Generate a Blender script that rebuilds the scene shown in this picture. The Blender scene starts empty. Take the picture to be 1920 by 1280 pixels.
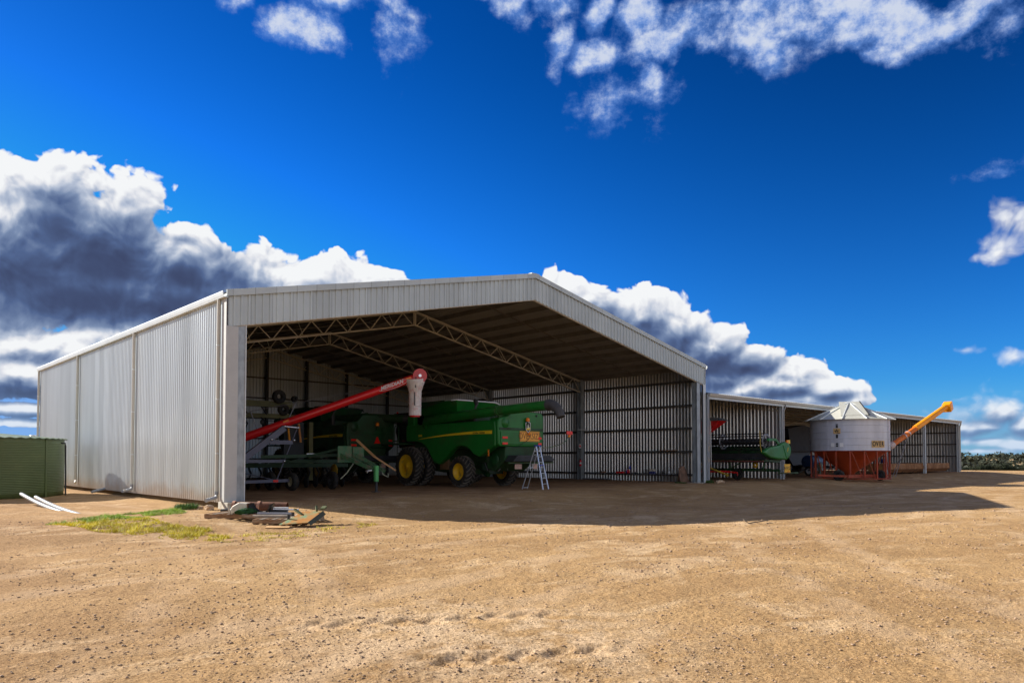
import bpy, math, random
import numpy as np
from mathutils import Vector, Matrix
PI = math.pi
R_ = math.radians
S = bpy.context.scene
random.seed(7)
rng = np.random.default_rng(11)

# ---------------------------------------------------------------- camera
CAM = Vector((-9.722, -24.17, 1.45)); HEAD = R_(46.804); PITCH = R_(1.8085); FPX = 1378.86
cd = bpy.data.cameras.new('camera'); cam = bpy.data.objects.new('camera', cd); S.collection.objects.link(cam)
cd.sensor_width = 36; cd.lens = 36 * FPX / 1920
cam.location = CAM
cam.rotation_euler = (PI / 2 + PITCH, 0, HEAD - PI / 2)
cd.shift_y = (858.3 - FPX * math.tan(PITCH) - 640) / 1920
cd.clip_start = 0.1; cd.clip_end = 20000
S.camera = cam
S.render.resolution_x = 1024; S.render.resolution_y = 682

# ---------------------------------------------------------------- light
SUN_AZ = R_(-28.0); SUN_EL = R_(29.0)
S.view_settings.view_transform = 'Standard'; S.view_settings.look = 'None'; S.view_settings.gamma = 1
S.view_settings.exposure = 1.02
sd = bpy.data.lights.new('sun', 'SUN'); so = bpy.data.objects.new('sun', sd); S.collection.objects.link(so)
sd.energy = 4.6; sd.angle = R_(0.5); sd.color = (1, 0.93, 0.82)
sv = Vector((math.sin(SUN_AZ) * math.cos(SUN_EL), math.cos(SUN_AZ) * math.cos(SUN_EL), math.sin(SUN_EL)))
so.rotation_euler = sv.to_track_quat('Z', 'Y').to_euler(); so.location = (-20, 40, 40)

W = bpy.data.worlds.new('World'); S.world = W; W.use_nodes = True
SKY_STR = 0.08

def px_dir(px, py):
    y0 = 858.3 - FPX * math.tan(PITCH)
    a = (px - 960) / FPX; u = -(py - y0) / FPX
    d = math.cos(PITCH) - u * math.sin(PITCH); z = math.sin(PITCH) + u * math.cos(PITCH)
    X = a * math.sin(HEAD) + d * math.cos(HEAD); Y = -a * math.cos(HEAD) + d * math.sin(HEAD)
    n = math.sqrt(X * X + Y * Y + z * z)
    return math.atan2(X / n, Y / n), math.asin(z / n)

class NB:
    dim = '3D'
    def __init__(s, tree): s.t = tree
    def n(s, kind, **k):
        o = s.t.nodes.new(kind)
        for a, b in k.items(): setattr(o, a, b)
        return o
    def put(s, sock, v):
        if hasattr(v, 'is_linked') or hasattr(v, 'links'): s.t.links.new(v, sock)
        else: sock.default_value = v
    def m(s, op, *a, clamp=False):
        o = s.n('ShaderNodeMath', operation=op, use_clamp=clamp)
        for i, v in enumerate(a): s.put(o.inputs[i], v)
        return o.outputs[0]
    def v(s, op, *a):
        o = s.n('ShaderNodeVectorMath', operation=op)
        for i, v in enumerate(a): s.put(o.inputs[i], v)
        return o.outputs['Value'] if op in ('LENGTH', 'DOT_PRODUCT', 'DISTANCE') else o.outputs[0]
    def step(s, x, a, b, c=0.0, d=1.0):
        o = s.n('ShaderNodeMapRange', interpolation_type='SMOOTHSTEP')
        s.put(o.inputs[0], x)
        for i, v in zip((1, 2, 3, 4), (a, b, c, d)): s.put(o.inputs[i], v)
        return o.outputs[0]
    def mix(s, f, a, b, mode='MIX'):
        o = s.n('ShaderNodeMix', data_type='RGBA', blend_type=mode)
        s.put(o.inputs[0], f); s.put(o.inputs[6], a); s.put(o.inputs[7], b)
        return o.outputs[2]
    def noise(s, vec, scale, detail=4, rough=0.5, dist=0.0):
        o = s.n('ShaderNodeTexNoise'); o.noise_dimensions = s.dim; s.put(o.inputs['Vector'], vec)
        o.inputs['Scale'].default_value = scale; o.inputs['Detail'].default_value = detail
        o.inputs['Roughness'].default_value = rough; o.inputs['Distortion'].default_value = dist
        return o.outputs[0]

def blob_field(b, vec, blobs):
    acc = None
    for (px, py, rx, ry, w) in blobs:
        a, e = px_dir(px, py)
        sx = FPX / rx; sy = FPX / ry
        # keep the angular size right away from the axis
        k = 1 + ((px - 960) / FPX) ** 2
        sx *= k ** 0.75; sy *= k ** 0.5
        l = b.v('LENGTH', b.v('MULTIPLY_ADD', vec, (sx, sy, 0), (-a * sx, -e * sy, 0)))
        f = b.m('MULTIPLY_ADD', l, -w, w)
        acc = f if acc is None else b.m('SMOOTH_MAX', acc, f, 0.12 if w > 0 else 0.1)
    return acc

CUMULUS = [(60, 430, 220, 135, 1), (-70, 480, 260, 170, 1), (210, 455, 170, 120, 1), (318, 490, 120, 85, 1), (385, 520, 75, 60, .9), (95, 352, 120, 60, .9),
    (235, 400, 90, 66, .9), (330, 435, 60, 28, .8), (170, 545, 260, 78, 1), (300, 560, 180, 62, 1),
    (480, 520, 110, 58, .95), (590, 520, 125, 52, .95), (680, 530, 80, 40, .9), (752, 545, 42, 24, .8), (540, 560, 200, 60, 1),
    (1055, 555, 68, 52, 1), (1105, 575, 70, 50, .9), (1205, 595, 80, 58, 1), (1275, 625, 65, 50, .9), (1335, 650, 85, 52, 1), (1395, 680, 85, 45, .95),
    (1480, 700, 70, 32, .8), (1230, 660, 140, 70, 1), (1340, 710, 130, 50, 1), (1450, 722, 110, 40, .95), (1545, 735, 75, 30, .9), (1602, 750, 34, 18, .8),
    (1190, 640, 90, 60, 1), (1280, 690, 120, 60, 1), (1390, 735, 120, 40, 1), (1500, 750, 110, 30, .95), (55, 650, 115, 40, 1), (150, 668, 95, 46, 1), (15, 700, 100, 50, 1), (80, 720, 120, 35, .9), (200, 640, 70, 35, .8), (60, 768, 150, 16, .6), (40, 792, 120, 10, .45), (-40, 650, 90, 50, 1),
    (1885, 775, 60, 36, 1), (1850, 800, 60, 22, .8), (1925, 800, 60, 42, .9), (1822, 808, 45, 22, .8), (1790, 805, 30, 20, .8), (1840, 828, 70, 14, .7), (1910, 832, 60, 16, .7), (1830, 845, 90, 8, .6),
    (1905, 669, 46, 20, .42), (1806, 657, 44, 11, .32), (1875, 455, 66, 34, .5), (1905, 410, 60, 50, .5), (1845, 480, 40, 18, .4), (1860, 790, 120, 60, .35)]
DARK = [(50, 520, 210, 100, 1), (190, 500, 150, 110, 1), (170, 560, 260, 62, 1.2), (320, 570, 130, 55, 1.1), (350, 520, 60, 45, .9), (110, 430, 95, 75, .9),
    (1140, 605, 60, 40, .8), (1240, 655, 110, 40, .9), (1330, 690, 130, 35, 1), (1400, 690, 80, 22, .7), (1480, 740, 80, 16, .7),
    (40, 738, 140, 22, .6), (50, 780, 140, 10, .4), (1870, 812, 100, 10, .8), (1850, 790, 40, 14, .5), (1560, 745, 60, 12, .6), (1200, 640, 90, 40, .8), (1300, 700, 120, 40, .8), (430, 520, 60, 45, .6)]
WISPS = [(466, 0, 34, 20, .9), (560, 50, 50, 34, .9), (600, 72, 48, 34, 1), (645, 12, 80, 26, .9), (628, 88, 24, 26, .8), (730, 12, 60, 24, .8), (740, 70, 36, 40, .42),
    (895, 0, 34, 16, .9), (945, 12, 60, 28, .9), (1018, 12, 42, 30, .9), (1042, 85, 30, 34, .75), (1112, 36, 34, 34, 1), (1112, 100, 62, 24, 1), (1195, 58, 50, 36, 1), (1230, 100, 76, 28, 1),
    (1335, 50, 95, 46, 1), (1460, 62, 105, 58, 1), (1570, 45, 115, 55, 1), (1690, 40, 115, 48, 1), (1800, 12, 90, 34, 1), (1450, 118, 54, 22, .8), (1640, 98, 64, 26, .8), (1202, 160, 30, 24, .85),
    (1170, 185, 60, 26, .25), (1870, 40, 60, 40, .4), (1900, 280, 60, 16, .22)]

def build_world():
    nt = W.node_tree; nt.nodes.clear(); b = NB(nt); b.dim = '2D'
    out = b.n('ShaderNodeOutputWorld')
    sky = b.n('ShaderNodeTexSky', sky_type='NISHITA'); sky.sun_disc = False
    sky.sun_elevation = SUN_EL; sky.sun_rotation = SUN_AZ
    sky.air_density = 1.0; sky.dust_density = 0.2; sky.ozone_density = 3.0
    # a vivid, deep blue: more saturated than the raw sky
    hs = b.n('ShaderNodeHueSaturation'); hs.inputs['Hue'].default_value = 0.495; hs.inputs['Saturation'].default_value = 1.42; hs.inputs['Value'].default_value = 1.0
    nt.links.new(sky.outputs[0], hs.inputs['Color'])
    tc = b.n('ShaderNodeTexCoord'); d = b.v('NORMALIZE', tc.outputs['Generated'])
    sp = b.n('ShaderNodeSeparateXYZ'); nt.links.new(d, sp.inputs[0])
    U = b.m('ARCTAN2', sp.outputs[0], sp.outputs[1]); V = b.m('ARCSINE', sp.outputs[2])
    skycol = b.mix(1.0, hs.outputs[0], (0.22, 0.74, 1.42, 1), 'MULTIPLY')
    sdot = b.v('DOT_PRODUCT', d, tuple(sv))
    pol = b.step(sdot, -0.1, 0.95, 0.48, 0.94)
    up = b.step(V, 0.02, 0.62, 1.30, 0.52)
    sc_ = b.n('ShaderNodeVectorMath', operation='SCALE'); nt.links.new(skycol, sc_.inputs[0]); nt.links.new(b.m('MULTIPLY', pol, up), sc_.inputs['Scale'])
    skycol = b.v('MINIMUM', sc_.outputs[0], (1.05, 2.4, 5.3))
    cx = b.n('ShaderNodeCombineXYZ'); nt.links.new(U, cx.inputs[0]); nt.links.new(V, cx.inputs[1]); P = cx.outputs[0]
    hz = b.step(V, -0.02, 0.10, 0.6, 0.0); lowm = b.step(V, -0.03, -0.005)
    def finish(col):
        bg = b.n('ShaderNodeBackground'); bg.inputs[1].default_value = SKY_STR
        col = b.mix(hz, col, (1.7, 3.0, 4.9, 1)); col = b.mix(lowm, (1.6, 1.05, 0.6, 1), col)
        nt.links.new(col, bg.inputs[0]); return bg.outputs[0]
    def ramp(lit):
        cr = b.n('ShaderNodeValToRGB'); nt.links.new(lit, cr.inputs[0]); e = cr.color_ramp.elements
        e[0].position = 0.0; e[0].color = (0.27, 0.36, 0.78, 1); e[1].position = 1.0; e[1].color = (5.6, 5.7, 5.8, 1)
        for pos, c in ((0.22, (0.52, 0.82, 1.7, 1)), (0.45, (1.25, 1.7, 2.7, 1)), (0.70, (2.9, 3.3, 4.1, 1)), (0.88, (4.8, 4.9, 5.2, 1))):
            k = e.new(pos); k.color = c
        return cr.outputs[0]
    # cauliflower relief shared by all the heaped clouds
    g = bpy.data.node_groups.new('cloud_billows', 'ShaderNodeTree')
    g.interface.new_socket('P', in_out='INPUT', socket_type='NodeSocketVector'); g.interface.new_socket('B', in_out='OUTPUT', socket_type='NodeSocketFloat')
    gb = NB(g); gb.dim = '2D'; gi = gb.n('NodeGroupInput'); go = gb.n('NodeGroupOutput'); p = gi.outputs[0]
    wob = gb.n('ShaderNodeTexNoise', noise_dimensions='2D'); wob.inputs['Scale'].default_value = 14; wob.inputs['Detail'].default_value = 4; g.links.new(p, wob.inputs['Vector'])
    q = gb.v('ADD', p, gb.v('MULTIPLY_ADD', wob.outputs['Color'], (0.05, 0.05, 0), (-0.025, -0.025, 0)))
    n1 = gb.noise(q, 9, 9, 0.60, 0.0)
    acc = gb.m('MULTIPLY', gb.m('SUBTRACT', n1, 0.5), 0.85)
    for sc, amp in ((20, .30), (46, .17), (105, .085)):
        vo = gb.n('ShaderNodeTexVoronoi', feature='SMOOTH_F1', voronoi_dimensions='2D'); vo.inputs['Scale'].default_value = sc; vo.inputs['Smoothness'].default_value = .35; g.links.new(q, vo.inputs['Vector'])
        acc = gb.m('ADD', acc, gb.m('MULTIPLY', gb.m('SUBTRACT', 0.40, vo.outputs['Distance']), amp * 1.5))
    g.links.new(acc, go.inputs[0])
    def bill(vec):
        o = b.n('ShaderNodeGroup'); o.node_tree = g; b.put(o.inputs[0], vec); return o.outputs[0]
    DX = (-0.0045, 0.0085, 0)
    def heaped(blobs, dark, soft=0.07, gen=None, tint=None):
        F0 = blob_field(b, P, blobs) if gen is None else gen(P); F1 = blob_field(b, b.v('ADD', P, DX), blobs) if gen is None else F0
        H0 = b.m('ADD', F0, bill(P)); H1 = b.m('ADD', F1, bill(b.v('ADD', P, DX)))
        alpha = b.step(H0, -0.03, soft)
        rel = b.m('SUBTRACT', H0, H1)
        lit = b.step(H0, 0.0, 1.0, 0.95, 0.72)
        if dark:
            D = blob_field(b, P, dark)
            Dn = b.m('ADD', D, b.m('MULTIPLY', b.m('SUBTRACT', b.noise(b.v('MULTIPLY', P, (1, 1.5, 1)), 5, 5, 0.45, .2), 0.5), 0.7))
            Dn = b.m('ADD', Dn, b.m('MULTIPLY', rel, -0.40))
            dk = b.step(Dn, -0.60, 0.95)
            rel = b.m('MULTIPLY', rel, b.m('SUBTRACT', 1.0, b.m('MULTIPLY', dk, 0.88)))
            lit = b.m('MULTIPLY', lit, b.m('SUBTRACT', 1.0, b.m('MULTIPLY', dk, 0.92)))
        lit = b.m('ADD', lit, b.m('MULTIPLY', rel, 1.0))
        lit = b.m('MAXIMUM', b.m('MINIMUM', lit, 1.0), 0.0)
        return b.mix(alpha, skycol, b.mix(1.0, ramp(lit), tint, 'MULTIPLY') if tint else ramp(lit))
    def thin(blobs):
        wb = b.n('ShaderNodeTexNoise', noise_dimensions='2D'); wb.inputs['Scale'].default_value = 6; wb.inputs['Detail'].default_value = 3; wb.inputs['Roughness'].default_value = .5; nt.links.new(P, wb.inputs['Vector'])
        q0 = b.v('ADD', P, b.v('MULTIPLY_ADD', wb.outputs['Color'], (0.10, 0.08, 0), (-0.05, -0.04, 0)))
        Fw = b.m('MINIMUM', b.m('ADD', blob_field(b, q0, blobs), -0.01), 0.48)
        q = b.v('ADD', P, (3.1, 1.7, 0))
        def cl(v): return b.m('ADD', b.m('MULTIPLY', b.m('SUBTRACT', b.noise(b.v('MULTIPLY', v, (0.85, 1.1, 1)), 15, 13, 0.66, 0.0), 0.5), 2.2), Fw)
        Hw = cl(q); H2 = cl(b.v('ADD', q, (-0.006, 0.010, 0)))
        aw_ = b.m('MULTIPLY', b.step(Hw, -0.22, 0.62), 0.96)
        aw_ = b.m('MULTIPLY', aw_, b.step(Fw, -0.60, 0.05))
        sh = b.m('ADD', b.step(Hw, 0.05, 0.9), b.m('MULTIPLY', b.m('SUBTRACT', Hw, H2), 0.9))
        wc = b.mix(b.m('MAXIMUM', b.m('MINIMUM', sh, 1.0), 0.0), (1.0, 2.0, 4.7, 1), (3.9, 4.3, 5.2, 1))
        return b.mix(aw_, skycol, wc)
    def rest(p):
        away = b.step(b.m('ABSOLUTE', b.m('SUBTRACT', U, 0.64)), 0.89, 1.05)
        n = b.noise(b.v('MULTIPLY', p, (1, 1.8, 1)), 2.1, 2)
        r = b.m('ADD', b.m('MULTIPLY', b.m('SUBTRACT', n, 0.44), 3.0), b.step(V, 0.3, 1.3, 0.15, -0.5))
        return b.m('ADD', r, b.m('MULTIPLY', b.m('SUBTRACT', away, 1.0), 4.0))
    def az(px): return px_dir(px, 600)[0]
    def el(px, py): return px_dir(px, py)[1]
    def sel(lst, a, c): return [q for q in lst if a <= q[0] < c]
    lowL = finish(heaped(sel(CUMULUS, -999, 870), sel(DARK, -999, 870)))
    lowM = finish(heaped(sel(CUMULUS, 870, 1700), sel(DARK, 870, 1700)))
    lowR = finish(heaped(sel(CUMULUS, 1700, 9999), sel(DARK, 1700, 9999), .55))
    topL = topR = finish(thin(WISPS))
    others = finish(heaped(None, None, .3, gen=rest, tint=(1.22, 1.18, 1.12, 1))); plain = finish(skycol)  # others: clouds outside the view, added and warmed to fill the shade
    def ms(f, a, c):
        o = b.n('ShaderNodeMixShader'); nt.links.new(f, o.inputs[0]); nt.links.new(a, o.inputs[1]); nt.links.new(c, o.inputs[2]); return o.outputs[0]
    gt = lambda x, t: b.m('GREATER_THAN', x, t)
    eL, eM, eR = el(200, 235), el(1100, 430), el(1880, 335)
    left = ms(gt(V, eL), lowL, topL); mid = ms(gt(V, eM), lowM, topR); right = ms(gt(V, eR), lowR, topR)
    view = ms(gt(U, az(850)), left, ms(gt(U, az(1690)), mid, right))
    f = gt(b.m('ABSOLUTE', b.m('SUBTRACT', U, 0.64)), 0.87)
    nt.links.new(ms(f, view, others), out.inputs[0])
    W.cycles.sampling_method = 'MANUAL'; W.cycles.sample_map_resolution = 512
build_world()
S.cycles.max_bounces = 6; S.cycles.diffuse_bounces = 4; S.cycles.glossy_bounces = 3; S.cycles.use_denoising = True

# ---------------------------------------------------------------- materials
MATS = {}
def mat(name, col, rough=0.6, metal=0.0, var=0.15, scale=3.0, bump=0.0, bscale=30, dirt=None, dirt_amt=0.3, dscale=1.5, stretch=(1, 1, 1), spec=0.5, coat=0.0, laps=0.0, splash=None):
    if name in MATS: return MATS[name]
    m = bpy.data.materials.new(name); m.use_nodes = True; nt = m.node_tree; b = NB(nt)
    bs = nt.nodes['Principled BSDF']
    tc = b.n('ShaderNodeTexCoord'); P = b.v('MULTIPLY', tc.outputs['Object'], stretch)
    n = b.noise(P, scale, 5, 0.6)
    lo = tuple(c * (1 - var) for c in col) + (1,); hi = tuple(min(1, c * (1 + var)) for c in col) + (1,)
    c = b.mix(b.step(n, 0.3, 0.7), lo, hi)
    if laps:
        ax = b.m('DIVIDE', b.v('DOT_PRODUCT', tc.outputs['Object'], (1, 1, 0)), laps)
        wn = b.n('ShaderNodeTexWhiteNoise', noise_dimensions='1D'); nt.links.new(b.m('FLOOR', ax), wn.inputs['W'])
        k_ = b.m('MULTIPLY_ADD', wn.outputs['Value'], .16, .90)
        k_ = b.m('MULTIPLY', k_, b.m('SUBTRACT', 1.0, b.m('MULTIPLY', b.m('LESS_THAN', b.m('FRACT', ax), .035), .32)))
        sc_ = b.n('ShaderNodeVectorMath', operation='SCALE'); nt.links.new(c, sc_.inputs[0]); nt.links.new(k_, sc_.inputs['Scale']); c = sc_.outputs[0]
    if splash:
        sz = b.n('ShaderNodeSeparateXYZ'); nt.links.new(tc.outputs['Object'], sz.inputs[0])
        zz = b.m('ADD', sz.outputs[2], b.m('MULTIPLY', b.m('SUBTRACT', b.noise(tc.outputs['Object'], 1.7, 6, .65), .5), -1.1))
        c = b.mix(b.m('MULTIPLY', b.step(zz, .65, -.05), .55), c, tuple(splash) + (1,))
    r = rough
    if dirt:
        dn = b.noise(P, dscale, 8, 0.65)
        f = b.step(dn, 0.62 - dirt_amt * 0.6, 0.62 - dirt_amt * 0.6 + 0.25)
        c = b.mix(f, c, tuple(dirt) + (1,))
        r = b.m('ADD', b.m('MULTIPLY', f, 0.35), rough, clamp=True)
    nt.links.new(c, bs.inputs['Base Color'])
    b.put(bs.inputs['Roughness'], r); bs.inputs['Metallic'].default_value = metal
    bs.inputs['Specular IOR Level'].default_value = spec
    if coat: bs.inputs['Coat Weight'].default_value = coat; bs.inputs['Coat Roughness'].default_value = 0.15
    if bump:
        bn = b.n('ShaderNodeBump'); bn.inputs['Strength'].default_value = bump; bn.inputs['Distance'].default_value = 0.02
        nt.links.new(b.noise(P, bscale, 6, 0.6), bn.inputs['Height']); nt.links.new(bn.outputs[0], bs.inputs['Normal'])
    MATS[name] = m; return m

ZINC = mat('zinc_cladding', (0.56, 0.60, 0.62), 0.38, 0.55, 0.08, 0.7, 0.04, 4, stretch=(1, 1, 0.15), laps=.8, splash=(.40, .27, .16))
ZIN_IN = mat('dull_zinc_lining', (0.60, 0.60, 0.60), 0.32, 0.90, 0.07, 0.7, 0.03, 4, stretch=(1, 1, 0.15), laps=.944)
UNDER = mat('tall_roof_sheet', (0.40, 0.385, 0.37), 0.5, 0.3, 0.08, 0.5)  # roof zinc darkened to deepen the shade of the ceiling
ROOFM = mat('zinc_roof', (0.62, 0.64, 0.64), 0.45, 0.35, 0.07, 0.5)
FASC = mat('fascia_steel', (0.50, 0.57, 0.60), 0.5, 0.15, 0.05, 0.8, laps=.762)
TRIM = mat('pale_flashing', (0.60, 0.64, 0.66), 0.4, 0.2, 0.05, 1.0)
DPIPE = mat('downpipe_paint', (0.50, 0.49, 0.44), 0.45, 0.0, 0.05, 1.0)
STEEL = mat('galvanised_column', (0.33, 0.36, 0.38), 0.45, 0.55, 0.22, 5.0, 0.05, 12, stretch=(1, 1, 0.4))
TRUSS = mat('truss_steel', (0.66, 0.61, 0.52), 0.6, 0.1, 0.15, 2.0)
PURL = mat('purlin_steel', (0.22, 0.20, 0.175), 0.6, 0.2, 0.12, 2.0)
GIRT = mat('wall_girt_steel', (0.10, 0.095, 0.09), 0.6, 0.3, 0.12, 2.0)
CONC = mat('concrete', (0.42, 0.39, 0.33), 0.9, 0, 0.15, 6, 0.4, 40)
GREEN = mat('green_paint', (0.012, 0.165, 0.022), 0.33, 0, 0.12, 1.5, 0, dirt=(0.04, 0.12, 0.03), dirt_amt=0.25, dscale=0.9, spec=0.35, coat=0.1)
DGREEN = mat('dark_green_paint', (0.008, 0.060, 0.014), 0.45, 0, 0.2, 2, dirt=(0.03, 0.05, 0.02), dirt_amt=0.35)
OGREEN = mat('old_green_paint', (0.05, 0.17, 0.07), 0.6, 0, 0.2, 3, dirt=(0.16, 0.14, 0.09), dirt_amt=0.35, dscale=3)
YEL = mat('wheel_yellow', (0.85, 0.50, 0.01), 0.42, 0, 0.06, 3, dirt=(0.45, 0.30, 0.06), dirt_amt=0.25, dscale=4)
DECAL = mat('decal_yellow', (0.88, 0.60, 0.02), 0.4, 0, 0.04)
RUB = mat('tyre_rubber', (0.016, 0.016, 0.016), 0.75, 0, 0.2, 4, dirt=(0.07, 0.055, 0.04), dirt_amt=0.30, dscale=5)
LUG = mat('tyre_lug', (0.085, 0.078, 0.074), 0.5, 0, 0.25, 6, dirt=(0.13, 0.11, 0.085), dirt_amt=0.45, dscale=7)  # lugs lightened to paint in the highlight along the tread
BLK = mat('black_plastic', (0.012, 0.012, 0.013), 0.5, 0, 0.2)
DGREY = mat('dark_grey_steel', (0.035, 0.036, 0.04), 0.5, 0.2, 0.25, 4)
CHUTE = mat('spout_rubber', (0.055, 0.052, 0.05), 0.6, 0, 0.15, 5)
GREY = mat('grey_steel', (0.20, 0.20, 0.22), 0.45, 0.3, 0.15, 3)
FRAMEG = mat('auger_frame_grey', (0.11, 0.11, 0.145), 0.4, 0.3, 0.12, 3)
RED = mat('red_paint', (0.80, 0.014, 0.018), 0.28, 0, 0.08, 1.5, dirt=(0.35, 0.03, 0.02), dirt_amt=0.15, coat=0.4)
REDL = mat('red_lamp', (0.85, 0.02, 0.01), 0.25, 0, 0.05)
ORL = mat('amber_lamp', (0.95, 0.24, 0.01), 0.25, 0, 0.05)
WHITE = mat('white_paint', (0.80, 0.80, 0.80), 0.4, 0, 0.04)
SPOUT = mat('white_vinyl_spout', (0.82, 0.74, 0.70), 0.6, 0, 0.10, 6, dirt=(0.75, 0.45, 0.40), dirt_amt=0.25, dscale=5)
SIGNO = mat('sign_orange', (0.95, 0.45, 0.05), 0.45, 0, 0.04)
SIGNY = mat('sign_yellow', (0.95, 0.55, 0.02), 0.45, 0, 0.04)
SIGNT = mat('faded_sign_tan', (0.62, 0.42, 0.18), 0.6, 0, 0.1)
ALU = mat('aluminium', (0.72, 0.74, 0.78), 0.35, 0.7, 0.05)
BLUEP = mat('blue_plastic', (0.03, 0.04, 0.55), 0.4, 0, 0.05)
GLASS = mat('dark_glass', (0.01, 0.012, 0.012), 0.08, 0, 0.05)
SILO = mat('silo_zinc', (0.56, 0.58, 0.65), 0.42, 0.2, 0.10, 1.6, stretch=(1, 1, 0.25), dirt=(.42, .38, .34), dirt_amt=.12, dscale=1.2)
SILOR = mat('silo_roof', (0.52, 0.52, 0.45), 0.5, 0.15, 0.05)
SRED = mat('silo_red', (0.36, 0.045, 0.012), 0.5, 0, 0.15, 2, dirt=(0.22, 0.06, 0.03), dirt_amt=0.3)
ORG = mat('auger_orange', (0.92, 0.34, 0.005), 0.4, 0, 0.08, 2)
TANKG = mat('tank_green', (0.075, 0.105, 0.032), 0.5, 0, 0.10, 1.2, 0.0, dirt=(0.12, 0.14, 0.06), dirt_amt=0.2)
TANKR = mat('tank_roof', (0.16, 0.21, 0.13), 0.5, 0, 0.1)
PVC = mat('pvc_pipe', (0.30, 0.32, 0.35), 0.4, 0, 0.06, 2, dirt=(0.5, 0.42, 0.32), dirt_amt=0.2, dscale=3)
WOOD = mat('pallet_wood', (0.24, 0.125, 0.055), 0.85, 0, 0.25, 5, 0.4, 60, dirt=(0.40, 0.30, 0.2), dirt_amt=0.3, stretch=(1, 6, 6))
WOODG = mat('weathered_wood', (0.36, 0.30, 0.235), 0.85, 0, 0.2, 6, 0.4, 60)
RUST = mat('rust', (0.13, 0.05, 0.025), 0.85, 0, 0.3, 5, 0.3, 40, dirt=(0.24, 0.11, 0.06), dirt_amt=0.3, dscale=4)
MINT = mat('faded_green_rusty', (0.15, 0.32, 0.18), 0.6, 0, 0.15, 3, dirt=(0.40, 0.17, 0.03), dirt_amt=0.5, dscale=2.2)
CREAM = mat('cream_plastic', (0.58, 0.53, 0.44), 0.5, 0, 0.08, 3, dirt=(0.5, 0.40, 0.28), dirt_amt=0.3, dscale=6)
OLIVE = mat('olive_beam', (0.13, 0.12, 0.035), 0.6, 0, 0.2, 2)
TARP = mat('dark_tarp', (0.018, 0.018, 0.02), 0.7, 0, 0.3, 2, 0.3, 6)
BRWN = mat('rusty_tray', (0.33, 0.15, 0.05), 0.7, 0, 0.25, 1.2, dirt=(0.22, 0.10, 0.04), dirt_amt=0.4)
SACK = mat('canvas_sack', (0.19, 0.11, 0.075), 0.9, 0, 0.25, 3, 0.3, 20)
ROCK = mat('limestone_rock', (0.52, 0.38, 0.25), 0.95, 0, 0.25, 8, 0.5, 30)
BROWNHOSE = mat('yellow_pipe', (0.55, 0.38, 0.05), 0.5, 0, 0.15, 3)
CHROME = mat('bright_steel', (0.75, 0.75, 0.78), 0.2, 0.9, 0.05)

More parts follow.
